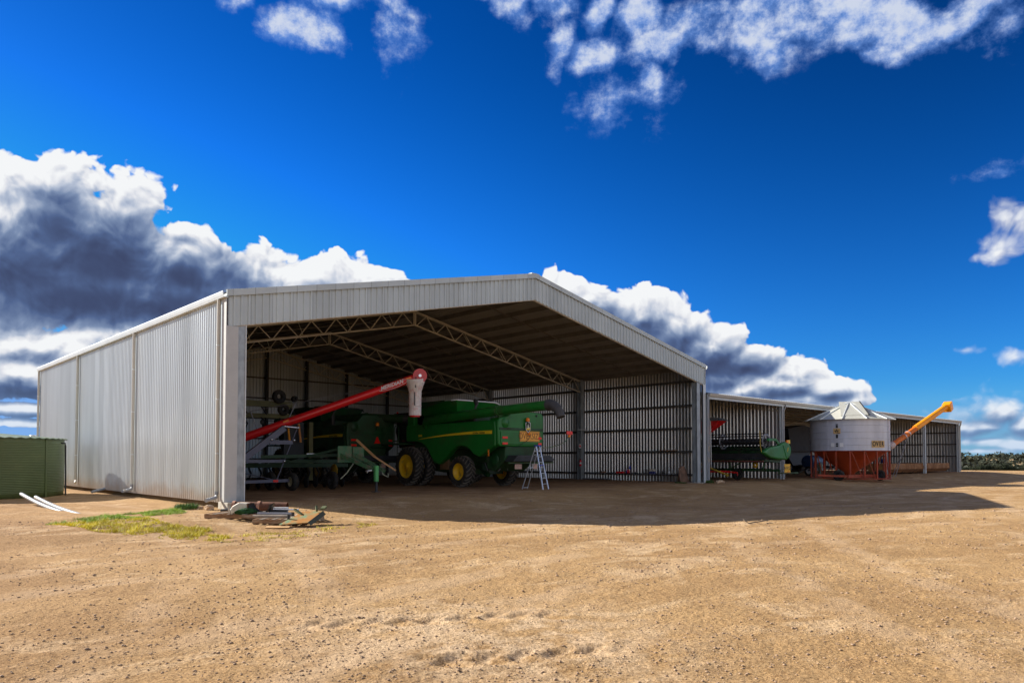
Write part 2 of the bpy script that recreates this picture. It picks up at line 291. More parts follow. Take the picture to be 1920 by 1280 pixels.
# ---------------------------------------------------------------- mesh builder
class MB:
    def __init__(s): s.v = []; s.f = []; s.sm = []
    def add(s, vs, fs, smooth=False):
        o = len(s.v); s.v += [tuple(v) for v in vs]; s.f += [tuple(i + o for i in f) for f in fs]; s.sm += [smooth] * len(fs); return s
    def box(s, a, b):
        x0, y0, z0 = a; x1, y1, z1 = b
        return s.add([(x0, y0, z0), (x1, y0, z0), (x1, y1, z0), (x0, y1, z0), (x0, y0, z1), (x1, y0, z1), (x1, y1, z1), (x0, y1, z1)],
            [(0, 3, 2, 1), (4, 5, 6, 7), (0, 1, 5, 4), (1, 2, 6, 5), (2, 3, 7, 6), (3, 0, 4, 7)])
    def beam(s, p, q, w, h=None, up=(0, 0, 1)):
        h = h or w; p = Vector(p); q = Vector(q); d = (q - p).normalized(); u = Vector(up)
        if abs(d.dot(u)) > .98: u = Vector((0, 1, 0))
        a = d.cross(u).normalized(); c = a.cross(d).normalized(); a *= w / 2; c *= h / 2
        vs = [p - a - c, p + a - c, p + a + c, p - a + c, q - a - c, q + a - c, q + a + c, q - a + c]
        return s.add(vs, [(0, 1, 2, 3), (7, 6, 5, 4), (0, 4, 5, 1), (1, 5, 6, 2), (2, 6, 7, 3), (3, 7, 4, 0)])
    def tube(s, pts, r, n=12, cap=True, r2=None):
        pts = [Vector(p) for p in pts]; m = len(pts); rings = []
        for i, p in enumerate(pts):
            d = (pts[min(i + 1, m - 1)] - pts[max(i - 1, 0)]).normalized()
            u = Vector((0, 0, 1)) if abs(d.z) < .95 else Vector((0, 1, 0))
            a = d.cross(u).normalized(); c = a.cross(d)
            rr = r if r2 is None else r + (r2 - r) * i / (m - 1)
            rings.append([p + (a * math.cos(t) + c * math.sin(t)) * rr for t in [2 * PI * k / n for k in range(n)]])
        vs = [v for g in rings for v in g]; fs = []
        for i in range(m - 1):
            for k in range(n):
                k2 = (k + 1) % n; fs.append((i * n + k, (i + 1) * n + k, (i + 1) * n + k2, i * n + k2))
        s.add(vs, fs, True)
        if cap:
            s.add(rings[0], [tuple(range(n))]); s.add(rings[-1], [tuple(reversed(range(n)))])
        return s
    def lathe(s, prof, org, axis='Z', n=32, smooth=True, arc=2 * PI, start=0):
        ox, oy, oz = org; vs = []; closed = abs(arc - 2 * PI) < 1e-6; cols = n if closed else n + 1
        for r, h in prof:
            for k in range(cols):
                t = start + arc * k / n; c, q = r * math.cos(t), r * math.sin(t)
                vs.append((ox + c, oy + q, oz + h) if axis == 'Z' else (ox + h, oy + c, oz + q) if axis == 'X' else (ox + c, oy + h, oz + q))
        fs = []
        for i in range(len(prof) - 1):
            for k in range(n):
                k2 = (k + 1) % cols; fs.append((i * cols + k, i * cols + k2, (i + 1) * cols + k2, (i + 1) * cols + k))
        return s.add(vs, fs, smooth)
    def prism(s, poly, lo, hi, axis='X'):
        n = len(poly)
        def P(a, b, t): return (t, a, b) if axis == 'X' else (a, t, b) if axis == 'Y' else (a, b, t)
        vs = [P(a, b, lo) for a, b in poly] + [P(a, b, hi) for a, b in poly]
        return s.add(vs, [tuple(reversed(range(n))), tuple(range(n, 2 * n))] + [(k, (k + 1) % n, n + (k + 1) % n, n + k) for k in range(n)])
    def ribbed(s, org, u, v, nrm, width, lo, hi, pitch=.2, h=.035, pan=.11, fl=.022, start=0.):
        """folded steel sheet: ribs run along v, repeat along u, stand out along nrm; lo/hi are heights (numbers or functions of the distance along u)"""
        O = Vector(org); u = Vector(u); v = Vector(v); nrm = Vector(nrm); top = pitch - pan - 2 * fl
        L = lo if callable(lo) else (lambda t: lo); Hh = hi if callable(hi) else (lambda t: hi)
        pr = []; t = start
        while t < width - 1e-4:
            for dt, dn in ((0, 0), (pan, 0), (pan + fl, h), (pan + fl + top, h)): 
                if t + dt <= width: pr.append((t + dt, dn))
            t += pitch
        pr.append((width, 0)); vs = []
        for t, dn in pr:
            p = O + u * t + nrm * dn
            vs += [p + v * L(t), p + v * Hh(t)]
        return s.add(vs, [(2 * i, 2 * i + 2, 2 * i + 3, 2 * i + 1) for i in range(len(pr) - 1)])
    def build(s, name, m, parent=None, bevel=0, label=None, seg=2):
        me = bpy.data.meshes.new(name); me.from_pydata(s.v, [], s.f)
        me.polygons.foreach_set('use_smooth', s.sm); me.materials.append(m); me.update()
        o = bpy.data.objects.new(name, me); S.collection.objects.link(o)
        if parent is not None: o.parent = parent
        if bevel:
            md = o.modifiers.new('bevel', 'BEVEL'); md.width = bevel; md.segments = seg; md.limit_method = 'ANGLE'; md.angle_limit = R_(35)
        if label: o['label'] = label
        return o

def thing(name, label, cat, loc=(0, 0, 0), rz=0, group=None):
    o = bpy.data.objects.new(name, None); S.collection.objects.link(o); o.location = loc; o.rotation_euler = (0, 0, rz); o.empty_display_size = .2
    o['label'] = label; o['category'] = cat
    if group: o['group'] = group
    return o
def tag(o, label, cat, group=None, kind=None):
    if kind: o['kind'] = kind
    o['label'] = label; o['category'] = cat
    if group: o['group'] = group
    return o
def copy_tree(src, parent=None):
    c = src.copy(); S.collection.objects.link(c)
    if parent is not None: c.parent = parent
    for ch in list(src.children): copy_tree(ch, c)
    return c
def text(name, body, size, m, parent, loc, rot, depth=.004, sx=1.0, shear=0.0, off=0.0, align='CENTER'):
    cu = bpy.data.curves.new(name, 'FONT'); cu.body = body; cu.size = size; cu.extrude = depth; cu.align_x = align; cu.align_y = 'CENTER'; cu.shear = shear; cu.offset = off
    cu.resolution_u = 3
    t = bpy.data.objects.new(name, cu); S.collection.objects.link(t)
    dg = bpy.context.evaluated_depsgraph_get(); me = bpy.data.meshes.new_from_object(t.evaluated_get(dg))
    bpy.data.objects.remove(t); me.materials.clear(); me.materials.append(m)
    o = bpy.data.objects.new(name, me); S.collection.objects.link(o); o.parent = parent
    o.location = loc; o.rotation_euler = rot; o.scale = (sx, 1, 1); return o
FRONT = (PI / 2, 0, 0)             # text read from -Y
LEFTSIDE = (PI / 2, 0, -PI / 2)     # text read from -X

# ---------------------------------------------------------------- ground
def ss(a, b, x):
    t = np.clip((x - a) / (b - a), 0, 1); return t * t * (3 - 2 * t)
def vnoise(x, y, seed=0):
    xi = np.floor(x).astype(np.int64); yi = np.floor(y).astype(np.int64); xf = x - xi; yf = y - yi
    def h(a, b):
        n = (a * 374761393 + b * 668265263 + seed * 974711) & 0xffffffff
        n = ((n ^ (n >> 13)) * 1274126177) & 0xffffffff
        return ((n ^ (n >> 16)) & 0xffff) / 65535.0
    u = xf * xf * (3 - 2 * xf); v = yf * yf * (3 - 2 * yf)
    return (h(xi, yi) * (1 - u) + h(xi + 1, yi) * u) * (1 - v) + (h(xi, yi + 1) * (1 - u) + h(xi + 1, yi + 1) * u) * v - .5
def gbase(X, Y):
    zf = -.4 * ss(.3, 7, -Y); zl = -.22 * ss(-.45, -.15, -X)
    z = np.minimum(zf, zl)
    rc = np.hypot(X - CAM.x, Y - CAM.y)
    return z - .15 * ss(2, 14, X - 78) - 2.7 * ss(112, 185, rc)
def tread(X, Y, cx, cy, ang, L, Wd, amp):
    c, s_ = math.cos(ang), math.sin(ang); a = (X - cx) * c + (Y - cy) * s_; b = -(X - cx) * s_ + (Y - cy) * c
    m = ss(0, .5, L / 2 - np.abs(a)) * ss(0, .12, Wd / 2 - np.abs(b))
    wav = np.sin(2 * PI * (a - np.abs(b) * .9) / .34 + 1.5 * vnoise(X * 2, Y * 2, 77))
    return amp * m * (wav * .7 - .35 + vnoise(X * 5, Y * 5, 5)) + amp * .6 * ss(0, .15, L / 2 - np.abs(a)) * np.exp(-((np.abs(b) - Wd / 2) / .07) ** 2)
def gheight(X, Y):
    X = np.asarray(X, float); Y = np.asarray(Y, float)
    z = gbase(X, Y)
    r = np.hypot(X - CAM.x, Y - CAM.y); inside = ss(0, 1.5, X) * ss(-.5, 1.5, Y) * ss(0, 2, 78 - X)
    near = 1 - ss(25, 90, r)
    z = z + (.05 * vnoise(X * .35, Y * .35, 1) + .03 * vnoise(X * 1.1, Y * 1.1, 2)) * (1 - .9 * inside) * near
    z = z + (.018 * vnoise(X * 3.1, Y * 3.1, 3) + .010 * vnoise(X * 8, Y * 8, 4) + .007 * vnoise(X * 19, Y * 19, 6) + .005 * vnoise(X * 43, Y * 43, 8)) * (1 - .6 * inside) * near
    z = z + tread(X, Y, -4.6, -17.4, -.55, 3.4, .6, .028) + tread(X, Y, -4.9, -19.2, -.5, 2.4, .55, .03) + tread(X, Y, 19, -5, .25, 9, .7, .03) + tread(X, Y, 9, -9.5, .6, 8, .6, .018)
    far = ss(130, 900, r)
    z = z + ss(230, 1000, r) * 4.6 + 3.0 * vnoise(X / 160, Y / 160, 9) * ss(260, 700, r)
    return z
def gz(x, y): return float(gheight(np.array([x]), np.array([y]))[0])

def build_ground():
    rad = list(np.geomspace(1.2, 70, 640)) + list(np.geomspace(72, 6000, 70)); rad = np.array(rad)
    a0 = PI / 2 - (PI / 2 - HEAD)   # forward angle in the XY plane
    fine = np.linspace(a0 - R_(42), a0 + R_(42), 900); coarse = np.linspace(a0 + R_(42), a0 + 2 * PI - R_(42), 140)[1:-1]
    ang = np.concatenate([fine, coarse]); nA = len(ang); nR = len(rad)
    X = CAM.x + rad[:, None] * np.cos(ang); Y = CAM.y + rad[:, None] * np.sin(ang)
    Z = gheight(X, Y)
    v = np.stack([X, Y, Z], -1).reshape(-1, 3)
    cz = float(gheight(np.array([CAM.x]), np.array([CAM.y]))[0])
    v = np.vstack([v, [[CAM.x, CAM.y, cz]]])
    i = np.arange(nR - 1)[:, None]; k = np.arange(nA)[None, :]; k2 = (k + 1) % nA
    q = np.stack([i * nA + k, (i + 1) * nA + k, (i + 1) * nA + k2, i * nA + k2], -1).reshape(-1, 4)
    tri = np.stack([np.full(nA, nR * nA), np.arange(nA), (np.arange(nA) + 1) % nA], -1)
    me = bpy.data.meshes.new('ground'); me.vertices.add(len(v)); me.vertices.foreach_set('co', v.ravel())
    nl = q.size + tri.size; me.loops.add(nl); me.loops.foreach_set('vertex_index', np.concatenate([q.ravel(), tri.ravel()]))
    me.polygons.add(len(q) + len(tri)); tot = np.concatenate([np.full(len(q), 4), np.full(len(tri), 3)])
    st = np.concatenate([[0], np.cumsum(tot)[:-1]]); me.polygons.foreach_set('loop_start', st); me.polygons.foreach_set('loop_total', tot)
    me.polygons.foreach_set('use_smooth', np.ones(len(tot), bool)); me.update(); me.validate()
    o = bpy.data.objects.new('ground', me); S.collection.objects.link(o); o['kind'] = 'structure'
    m = bpy.data.materials.new('sandy_dirt'); m.use_nodes = True; nt = m.node_tree; b = NB(nt); bs = nt.nodes['Principled BSDF']
    geo = b.n('ShaderNodeNewGeometry'); P = geo.outputs['Position']
    c = b.mix(b.step(b.noise(P, .22, 4, .6, .6), .35, .65), (0.405, 0.250, 0.115, 1), (0.515, 0.332, 0.158, 1))
    pale = b.step(b.noise(b.v('MULTIPLY', P, (1, 1.6, 1)), .5, 8, .68, .8), .50, .68)
    c = b.mix(b.m('MULTIPLY', pale, .9), c, (0.68, 0.49, 0.292, 1))
    wear = b.step(b.v('DISTANCE', b.v('MULTIPLY', P, (1, .8, 0)), (-4.6, -14.6, 0)), 2.6, .6)
    c = b.mix(b.m('MULTIPLY', wear, b.step(b.noise(P, 2.2, 6, .65), .38, .6)), c, (0.66, 0.48, 0.30, 1))
    dk = b.step(b.noise(P, 1.3, 8, .7, .5), .52, .75)
    c = b.mix(b.m('MULTIPLY', dk, .62), c, (0.30, 0.170, 0.078, 1))
    fine_ = b.noise(P, 26, 6, .75)
    c = b.mix(b.step(fine_, .36, .58), b.mix(1.0, c, (.58, .53, .47, 1), 'MULTIPLY'), b.mix(1.0, c, (1.10, 1.10, 1.08, 1), 'MULTIPLY'))
    sp = b.n('ShaderNodeSeparateXYZ'); nt.links.new(P, sp.inputs[0]); x, y = sp.outputs[0], sp.outputs[1]
    tr_ = None
    for (cx, cy, R) in ((6, -62, 45.5), (2, -75, 63.5), (30, -52, 42.0), (-30, -2, 26.5), (40, -70, 56.0)):
        ds = b.v('DISTANCE', b.v('MULTIPLY', P, (1, 1, 0)), (cx, cy, 0))
        for off_ in (0, 1.95):
            k_ = b.step(b.m('ABSOLUTE', b.m('SUBTRACT', ds, R + off_)), .42, .16); tr_ = k_ if tr_ is None else b.m('MAXIMUM', tr_, k_)
    tr_ = b.m('MULTIPLY', tr_, b.step(b.noise(P, .9, 6, .65), .38, .58))
    c = b.mix(b.m('MULTIPLY', tr_, .48), c, (0.60, 0.42, 0.25, 1))
    # browner, trampled soil on the pads under the sheds and a reddish tint to the left
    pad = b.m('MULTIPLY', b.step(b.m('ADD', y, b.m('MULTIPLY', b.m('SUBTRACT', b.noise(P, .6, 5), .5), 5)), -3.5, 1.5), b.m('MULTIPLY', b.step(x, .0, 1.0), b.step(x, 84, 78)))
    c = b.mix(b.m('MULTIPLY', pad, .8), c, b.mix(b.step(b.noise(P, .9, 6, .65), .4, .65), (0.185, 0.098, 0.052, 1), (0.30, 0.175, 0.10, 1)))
    lf = b.step(b.m('SUBTRACT', b.m('MULTIPLY', x, -1), b.m('MULTIPLY', y, -.35)), -2, 9)
    c = b.mix(b.m('MULTIPLY', lf, .8), c, b.mix(1.0, c, (.86, .80, .80, 1), 'MULTIPLY'))
    # far paddocks
    dist = b.v('DISTANCE', P, (20, 0, 0)); fr = b.step(dist, 105, 165)
    fc = b.mix(b.step(b.noise(P, .012, 5, .6), .42, .58), (0.10, 0.095, 0.035, 1), (0.42, 0.30, 0.16, 1))
    c = b.mix(fr, c, fc)
    nt.links.new(c, bs.inputs['Base Color']); bs.inputs['Roughness'].default_value = .95; bs.inputs['Specular IOR Level'].default_value = .15
    h = b.m('ADD', b.m('MULTIPLY', b.noise(P, 30, 8, .75), 1.0), b.m('MULTIPLY', b.noise(P, 7, 6, .7), 1.6))
    vo = b.n('ShaderNodeTexVoronoi'); vo.inputs['Scale'].default_value = 22; vo.inputs['Randomness'].default_value = 1; nt.links.new(P, vo.inputs['Vector'])
    h = b.m('ADD', h, b.m('MULTIPLY', b.step(vo.outputs['Distance'], .05, .35, .5, 0), b.step(b.noise(P, 3.0, 3), .45, .6)))
    bn = b.n('ShaderNodeBump'); bn.inputs['Strength'].default_value = .85; bn.inputs['Distance'].default_value = .032
    nt.links.new(h, bn.inputs['Height']); nt.links.new(bn.outputs[0], bs.inputs['Normal'])
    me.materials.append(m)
build_ground()

def scatter_mesh(name, pts, sizes, m, label, cat, flat=.6):
    base = np.array([(1, 0, 0), (.3, .95, 0), (-.8, .6, 0), (-.8, -.6, 0), (.3, -.95, 0), (0, 0, .9), (.1, .1, -.6)])
    tris = [(i, (i + 1) % 5, 5) for i in range(5)] + [((i + 1) % 5, i, 6) for i in range(5)]
    n = len(pts); V = np.repeat(base[None], n, 0) * (1 + .5 * rng.uniform(-1, 1, (n, 7, 1)))
    V[:, :, 2] *= flat; t = rng.uniform(0, 2 * PI, n); c, s_ = np.cos(t), np.sin(t)
    x = V[:, :, 0] * c[:, None] - V[:, :, 1] * s_[:, None]; y = V[:, :, 0] * s_[:, None] + V[:, :, 1] * c[:, None]
    V = np.stack([x, y, V[:, :, 2]], -1) * sizes[:, None, None] + pts[:, None, :]
    F = (np.array(tris)[None] + 7 * np.arange(n)[:, None, None]).reshape(-1, 3)
    me = bpy.data.meshes.new(name); me.vertices.add(n * 7); me.vertices.foreach_set('co', V.ravel()); me.loops.add(F.size); me.loops.foreach_set('vertex_index', F.ravel())
    me.polygons.add(len(F)); me.polygons.foreach_set('loop_start', np.arange(0, F.size, 3)); me.polygons.foreach_set('loop_total', np.full(len(F), 3)); me.update()
    me.materials.append(m); o = bpy.data.objects.new(name, me); S.collection.objects.link(o); return tag(o, label, cat, kind='stuff')
N = 80000
rr = np.exp(rng.uniform(math.log(2.2), math.log(34), N)); aa = HEAD + rng.uniform(-.85, .85, N)
gx = CAM.x + rr * np.cos(aa); gy = CAM.y + rr * np.sin(aa)
keep = (gy < -.6) & (vnoise(gx * .6, gy * .6, 31) + vnoise(gx * 2, gy * 2, 33) * .5 + rng.uniform(-.3, .3, N) > -.1); gx, gy, rr = gx[keep], gy[keep], rr[keep]
gs = np.exp(rng.normal(math.log(.0046), .6, len(gx))) * (1 + rr * .05); gs = np.minimum(gs, .008 + rr * .0016)
PEB = mat('pebbles', (0.36, 0.25, 0.165), 0.95, 0, 0.35, 40)
scatter_mesh('gravel', np.stack([gx, gy, gheight(gx, gy) + gs * .25], -1), gs, PEB, 'loose pebbles and clods scattered over the sandy yard', 'gravel')

# ---------------------------------------------------------------- big machinery shed
WS, LS, EV, RG = 28.754, 28.421, 6.964, 9.978; MX = WS / 2; SL = (RG - EV) / MX
def roofz(x): return RG - SL * abs(x - MX)
shed = thing('machinery_shed', 'large open fronted grey corrugated steel gable shed housing the harvesters', 'shed')
def wall_part(name, org, u, nrm, width, lo, hi, label=None, m=None, **k):
    return MB().ribbed(org, u, (0, 0, 1), nrm, width, lo, hi, **k).build(name, m or ZINC, shed, label=label)
bay = LS / 3
wall_part('side_wall', (0, .22, 0), (0, 1, 0), (-1, 0, 0), LS - .25, -.03, EV - .01, 'sunlit left side wall', pitch=.2, h=.036, pan=.105)
wall_part('side_wall', (WS, .22, 0), (0, 1, 0), (1, 0, 0), LS - .25, -.05, EV - .01, 'shaded right side wall seen from inside', m=ZIN_IN, pitch=.236, h=.05, pan=.108, fl=.041)
wall_part('back_wall', (0, LS, 0), (1, 0, 0), (0, 1, 0), WS, -.15, lambda t: roofz(t) - .005, pitch=.236, h=.04)
for sgn in (-1, 1):
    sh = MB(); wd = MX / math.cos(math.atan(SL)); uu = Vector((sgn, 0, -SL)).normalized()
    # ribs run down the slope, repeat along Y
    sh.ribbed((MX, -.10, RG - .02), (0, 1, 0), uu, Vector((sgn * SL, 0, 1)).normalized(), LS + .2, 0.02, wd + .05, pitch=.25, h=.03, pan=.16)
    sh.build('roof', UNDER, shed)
MB().beam((MX, -.12, RG + .045), (MX, LS + .1, RG + .045), .5, .03).build('ridge_cap', TRIM, shed)
# fascia across the opening
def fasc_lo(x): return roofz(x) - 1.16
MB().ribbed((0.02, -.03, 0), (1, 0, 0), (0, 0, 1), (0, -1, 0), WS - .04, lambda t: fasc_lo(t), lambda t: roofz(t) - .14, pitch=.254, h=.045, pan=.150, fl=.022).build('fascia_cladding', FASC, shed)
b = MB(); b.ribbed((0.0, -.028, 0), (1, 0, 0), (0, 0, 1), (0, -1, 0), WS, lambda t: fasc_lo(t) - .015, lambda t: fasc_lo(t) + .012, pitch=2, h=.001)
for sgn in (-1, 1):
    xe = MX + sgn * (MX + .06); ze = roofz(xe)
    b2 = MB(); b2.add([(MX, -.13, RG + .07), (xe, -.13, ze + .07), (xe, -.13, ze - .15), (MX, -.13, RG - .15), (MX, -.09, RG + .07), (xe, -.09, ze + .07), (xe, -.09, ze - .15), (MX, -.09, RG - .15),
        (MX, .12, RG + .075), (xe, .12, ze + .075)], [(0, 1, 2, 3), (7, 6, 5, 4), (3, 2, 6, 7), (1, 5, 6, 2), (0, 8, 9, 1), (0, 3, 7, 4)])
    b2.build('barge_flashing', FASC, shed)
b = MB()
for sgn in (-1, 1):
    x1 = MX + sgn * (MX - .1); b.beam((MX, .05, fasc_lo(MX) - .0), (x1, .05, fasc_lo(x1)), .10, .05)
b.build('fascia_rail', TRUSS, shed)
# front jambs and corner flashings
MB().box((-.03, -.07, .0), (.36, -.045, EV - 1.13)).box((-.055, -.07, .0), (-.03, .26, EV - .13)).build('corner_flashing', mat('corner_flash', (0.48, 0.49, 0.49), .45, .1, .04), shed)
MB().box((WS - .20, -.075, .0), (WS + .04, -.05, EV - 1.1)).box((WS + .04, -.075, .0), (WS + .065, .22, EV - .13)).build('corner_flashing', TRIM, shed)
def column(x, y, sx=.32, sy=.36, top=None, name='column'):
    f = .018
    m_ = MB(); top = top or roofz(x) - .25
    m_.box((x - sx / 2, y - sy / 2, .0), (x + sx / 2, y - sy / 2 + f, top)).box((x - sx / 2, y + sy / 2 - f, .0), (x + sx / 2, y + sy / 2, top)).box((x - .012, y - sy / 2 + f, .0), (x + .012, y + sy / 2 - f, top))
    for z in (0.02, 2.7, 5.0): m_.box((x - sx / 2 - .02, y - sy / 2 - .004, z), (x + sx / 2 + .02, y - sy / 2 - .0005, z + .16))
    return m_.build(name, STEEL, shed)
column(.50, .16, .26, .3, EV - 1.0); column(WS - .62, .16, .34, .34, EV - 1.0)
MB().box((WS - .2, -.02, .02), (WS - .05, .02, EV - 1.2)).build('jamb_channel', DGREY, shed)
MB().box((.63, -.02, .0), (.665, .31, EV - 1.05)).build('jamb_edge', TRIM, shed)
for i, y in enumerate((bay, 2 * bay, LS - .25)):
    for x in (.28, WS - .42): column(x, y, .36, .36)
for x in (0.5, WS - .65):
    MB().box((x - .55, -.35, -.38), (x + .45, .45, -.005 if x < 5 else .01)).build('footing', CONC, shed, bevel=.02)
# trusses
def truss(y, endcol=True):
    m_ = MB(); off = .34; dep = .75
    for sgn in (-1, 1):
        xe = MX + sgn * (MX - .35)
        def T(x): return roofz(x) - off
        for dy in (-.09, .09):
            m_.beam((MX, y + dy, T(MX)), (xe, y + dy, T(xe)), .05, .07)
        m_.beam((MX, y, T(MX) - dep), (xe, y, T(xe) - dep), .09, .07)
        n = 10; step = (MX - .6) / n
        for k in range(n):
            xa = MX + sgn * (.12 + k * step); xm = xa + sgn * step / 2; xb = xa + sgn * step
            m_.beam((xa, y, T(xa) - dep) if k else (xa, y, T(xa) - dep), (xm, y, T(xm)), .045)
            m_.beam((xm, y, T(xm)), (xb, y, T(xb) - dep), .045)
        m_.beam((MX + sgn * .06, y, T(MX) - dep - .02), (MX + sgn * .06, y, T(MX) + .03), .06)
    return m_.build('truss', TRUSS, shed)
for y in (bay, 2 * bay, LS - .3): truss(y)
# fly braces hanging from purlins to the trusses
for y in (bay, 2 * bay):
    for k in range(1, 10, 2):
        for sgn in (-1, 1):
            x = MX + sgn * k * 1.35; MB().beam((x, y, roofz(x) - 1.05), (x + .05, y + .7, roofz(x) - .2), .03).build('fly_brace', TRUSS, shed)
# purlins and girts
for sgn in (-1, 1):
    for k in range(12):
        x = MX + sgn * (.45 + k * 1.235)
        if abs(x - MX) > MX - .1: continue
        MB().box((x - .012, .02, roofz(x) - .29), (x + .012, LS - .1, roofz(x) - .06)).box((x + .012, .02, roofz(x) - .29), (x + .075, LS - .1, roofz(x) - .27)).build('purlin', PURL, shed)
for y in (bay / 2, bay * 1.5, bay * 2.5):
    for sgn in (-1, 1):
        MB().beam((MX, y, RG - .30), (MX + sgn * (MX - .3), y, roofz(MX + sgn * (MX - .3)) - .30), .05, .04).build('purlin_bridging', PURL, shed)
for z in (.42, 1.82, 3.24, 4.62, 6.08):
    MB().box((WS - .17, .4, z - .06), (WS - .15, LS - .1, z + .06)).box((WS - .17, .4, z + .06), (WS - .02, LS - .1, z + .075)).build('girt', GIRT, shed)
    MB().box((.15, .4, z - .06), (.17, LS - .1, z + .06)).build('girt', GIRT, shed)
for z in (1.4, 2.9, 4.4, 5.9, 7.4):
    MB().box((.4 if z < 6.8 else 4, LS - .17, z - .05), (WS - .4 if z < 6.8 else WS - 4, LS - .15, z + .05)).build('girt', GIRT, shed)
for x in (5.5, 10.3, 14.38, 17.6, 21.1, 25): 
    MB().box((x - .09, LS - .36, .0), (x + .09, LS - .17, roofz(x) - .3)).build('wall_post', DGREY, shed)
# gutter and downpipes
g_ = MB(); y0, y1 = -.12, LS + .1
prof = [(-.02, EV - .05), (-.02, EV - .21), (-.17, EV - .21), (-.19, EV - .13), (-.205, EV - .02), (-.19, EV + .0), (-.18, EV - .02), (-.17, EV - .19), (-.03, EV - .19), (-.03, EV - .05)]
g_.prism(prof, y0, y1, 'Y'); g_.build('gutter', TRIM, shed)
g_ = MB(); g_.prism([(WS + (-p[0]) if True else 0, p[1]) for p in prof], y0, y1, 'Y'); g_.build('gutter', TRIM, shed)
def downpipe(y, kick):
    d = MB(); x = -.125; zb = .17
    d.tube([(x, y, EV - .22), (x, y, zb + .2), (x - .01, y - .02, zb + .08), (x - .03, y - .07, zb)] if not kick else [(x, y, EV - .22), (x, y, zb + .15)], .062, 14)
    o = d.build('downpipe', DPIPE, shed)
    for z in (1.6, 3.4, 5.2): MB().lathe([(.064, -.02), (.067, -.015), (.067, .015), (.064, .02)], (x, y, z), n=14).build('pipe_bracket', TRIM, o)
    if kick:
        e = MB(); e.tube([(x, y, zb + .18), (x, y, zb + .08), (x - .02, y - .03, zb), (x - .10, y - .08, zb - .05), (x - .45, y - .28, zb - .10)], .064, 14); e.build('outlet_elbow', PVC, o)
downpipe(.38, True); downpipe(bay + .05, True); downpipe(2 * bay, False); downpipe(LS - .12, False)
pp = MB(); pp.tube([(-.30, 12.9, .06), (-.9, 12.6, -.06)], .06); tag(pp.build('pipe_offcut', PVC), 'short white stormwater pipe lying under the left wall beyond the nearer downpipes', 'pipe')

# ---------------------------------------------------------------- second, lower shed
X0, X1, E2, D2 = WS + .12, 77.14, 5.25, 14.0; P2 = math.tan(R_(8.0)); RID = D2 / 2
sh2 = thing('long_low_shed', 'long low open bay steel shed running off to the right of the tall one', 'shed', (0, 0, 0))
def r2z(y): return E2 + .02 + P2 * (y if y < RID else D2 - y)
L2 = X1 - X0
for (ya, yb) in ((-.18, RID), (RID, D2 + .1)):
    s_ = Vector((0, yb - ya, r2z(yb) - r2z(ya))); ln = s_.length; s_.normalize()
    MB().ribbed((X0, ya, r2z(ya) + .10), (1, 0, 0), s_, (0, 0, 1), L2, 0, ln, pitch=.25, h=.03, pan=.17).build('roof', ROOFM, sh2)
pg = [(-.18, E2 + .06), (-.18, E2 - .09), (-.33, E2 - .09), (-.355, E2 + .05), (-.335, E2 + .07), (-.325, E2 + .05), (-.31, E2 - .07), (-.2, E2 - .07), (-.2, E2 + .06)]
MB().prism([(p[0], p[1]) for p in pg], X0 - .02, X1 + .1, 'X').build('gutter', mat('gutter_grey', (.46, .45, .42), .5, .1, .05), sh2)
MB().box((X0, -.17, E2 - .26), (X1, -.12, E2 - .0)).build('eave_beam', TRIM, sh2)
posts = [X0 + .12, 38.42, 48.1, 57.6, 66.8, X1 - .15]
for x in posts:
    MB().box((x - .11, -.12, -.02), (x + .11, -.105, E2 - .26)).box((x - .11, .08, -.02), (x + .11, .095, E2 - .26)).box((x - .01, -.105, -.02), (x + .01, .08, E2 - .26)).build('post', TRIM, sh2)
    t = MB(); n = 9
    for k in range(n):
        ya = .2 + (D2 - .4) * k / n; yb = .2 + (D2 - .4) * (k + 1) / n; ym = (ya + yb) / 2
        t.beam((x, ya, r2z(ya) - .1), (x, yb, r2z(yb) - .1), .06); t.beam((x, ya, r2z(ya) - .6), (x, yb, r2z(yb) - .6), .06)
        t.beam((x, ya, r2z(ya) - .6), (x, ym, r2z(ym) - .1), .04); t.beam((x, ym, r2z(ym) - .1), (x, yb, r2z(yb) - .6), .04)
    t.build('truss', TRUSS, sh2)
k = 0
y = .5
while y < D2:
    MB().box((X0, y - .012, r2z(y) - .09), (X1, y + .012, r2z(y) + .09)).build('purlin', PURL, sh2); y += 1.25
MB().ribbed((38.42 + .02, .12, 0), (0, 1, 0), (0, 0, 1), (1, 0, 0), D2 - .2, .05, lambda t: r2z(t + .12) - .05, pitch=.272, h=.055, pan=.12, fl=.05).build('dividing_wall', ZIN_IN, sh2)
MB().ribbed((X1, .0, 0), (0, 1, 0), (0, 0, 1), (1, 0, 0), D2, .05, lambda t: r2z(t) + .05, pitch=.272, h=.055, pan=.12, fl=.05).build('end_wall', ZIN_IN, sh2)
MB().ribbed((X0, D2, 0), (1, 0, 0), (0, 0, 1), (0, 1, 0), L2, -.15, r2z(D2) + .09, pitch=.27, h=.04).build('back_wall', ZIN_IN, sh2)
for z in (1.65, 2.9, 4.1):
    MB().box((X1 - .16, .1, z - .06), (X1 - .14, D2 - .1, z + .06)).build('girt', GIRT, sh2)
    MB().box((X0, D2 - .16, z - .06), (X1 - .2, D2 - .14, z + .06)).build('girt', GIRT, sh2)
MB().box((X1 - .06, -.13, 0), (X1 + .06, -.1, E2 - .05)).build('corner_flashing', TRIM, sh2)
d = MB(); d.tube([(X1 + .02, -.26, E2 - .08), (X1 + .02, -.26, E2 - .25), (X1 - .02, -.17, E2 - .6), (X1 - .02, -.17, .1)], .07); d.build('downpipe', DPIPE, sh2)
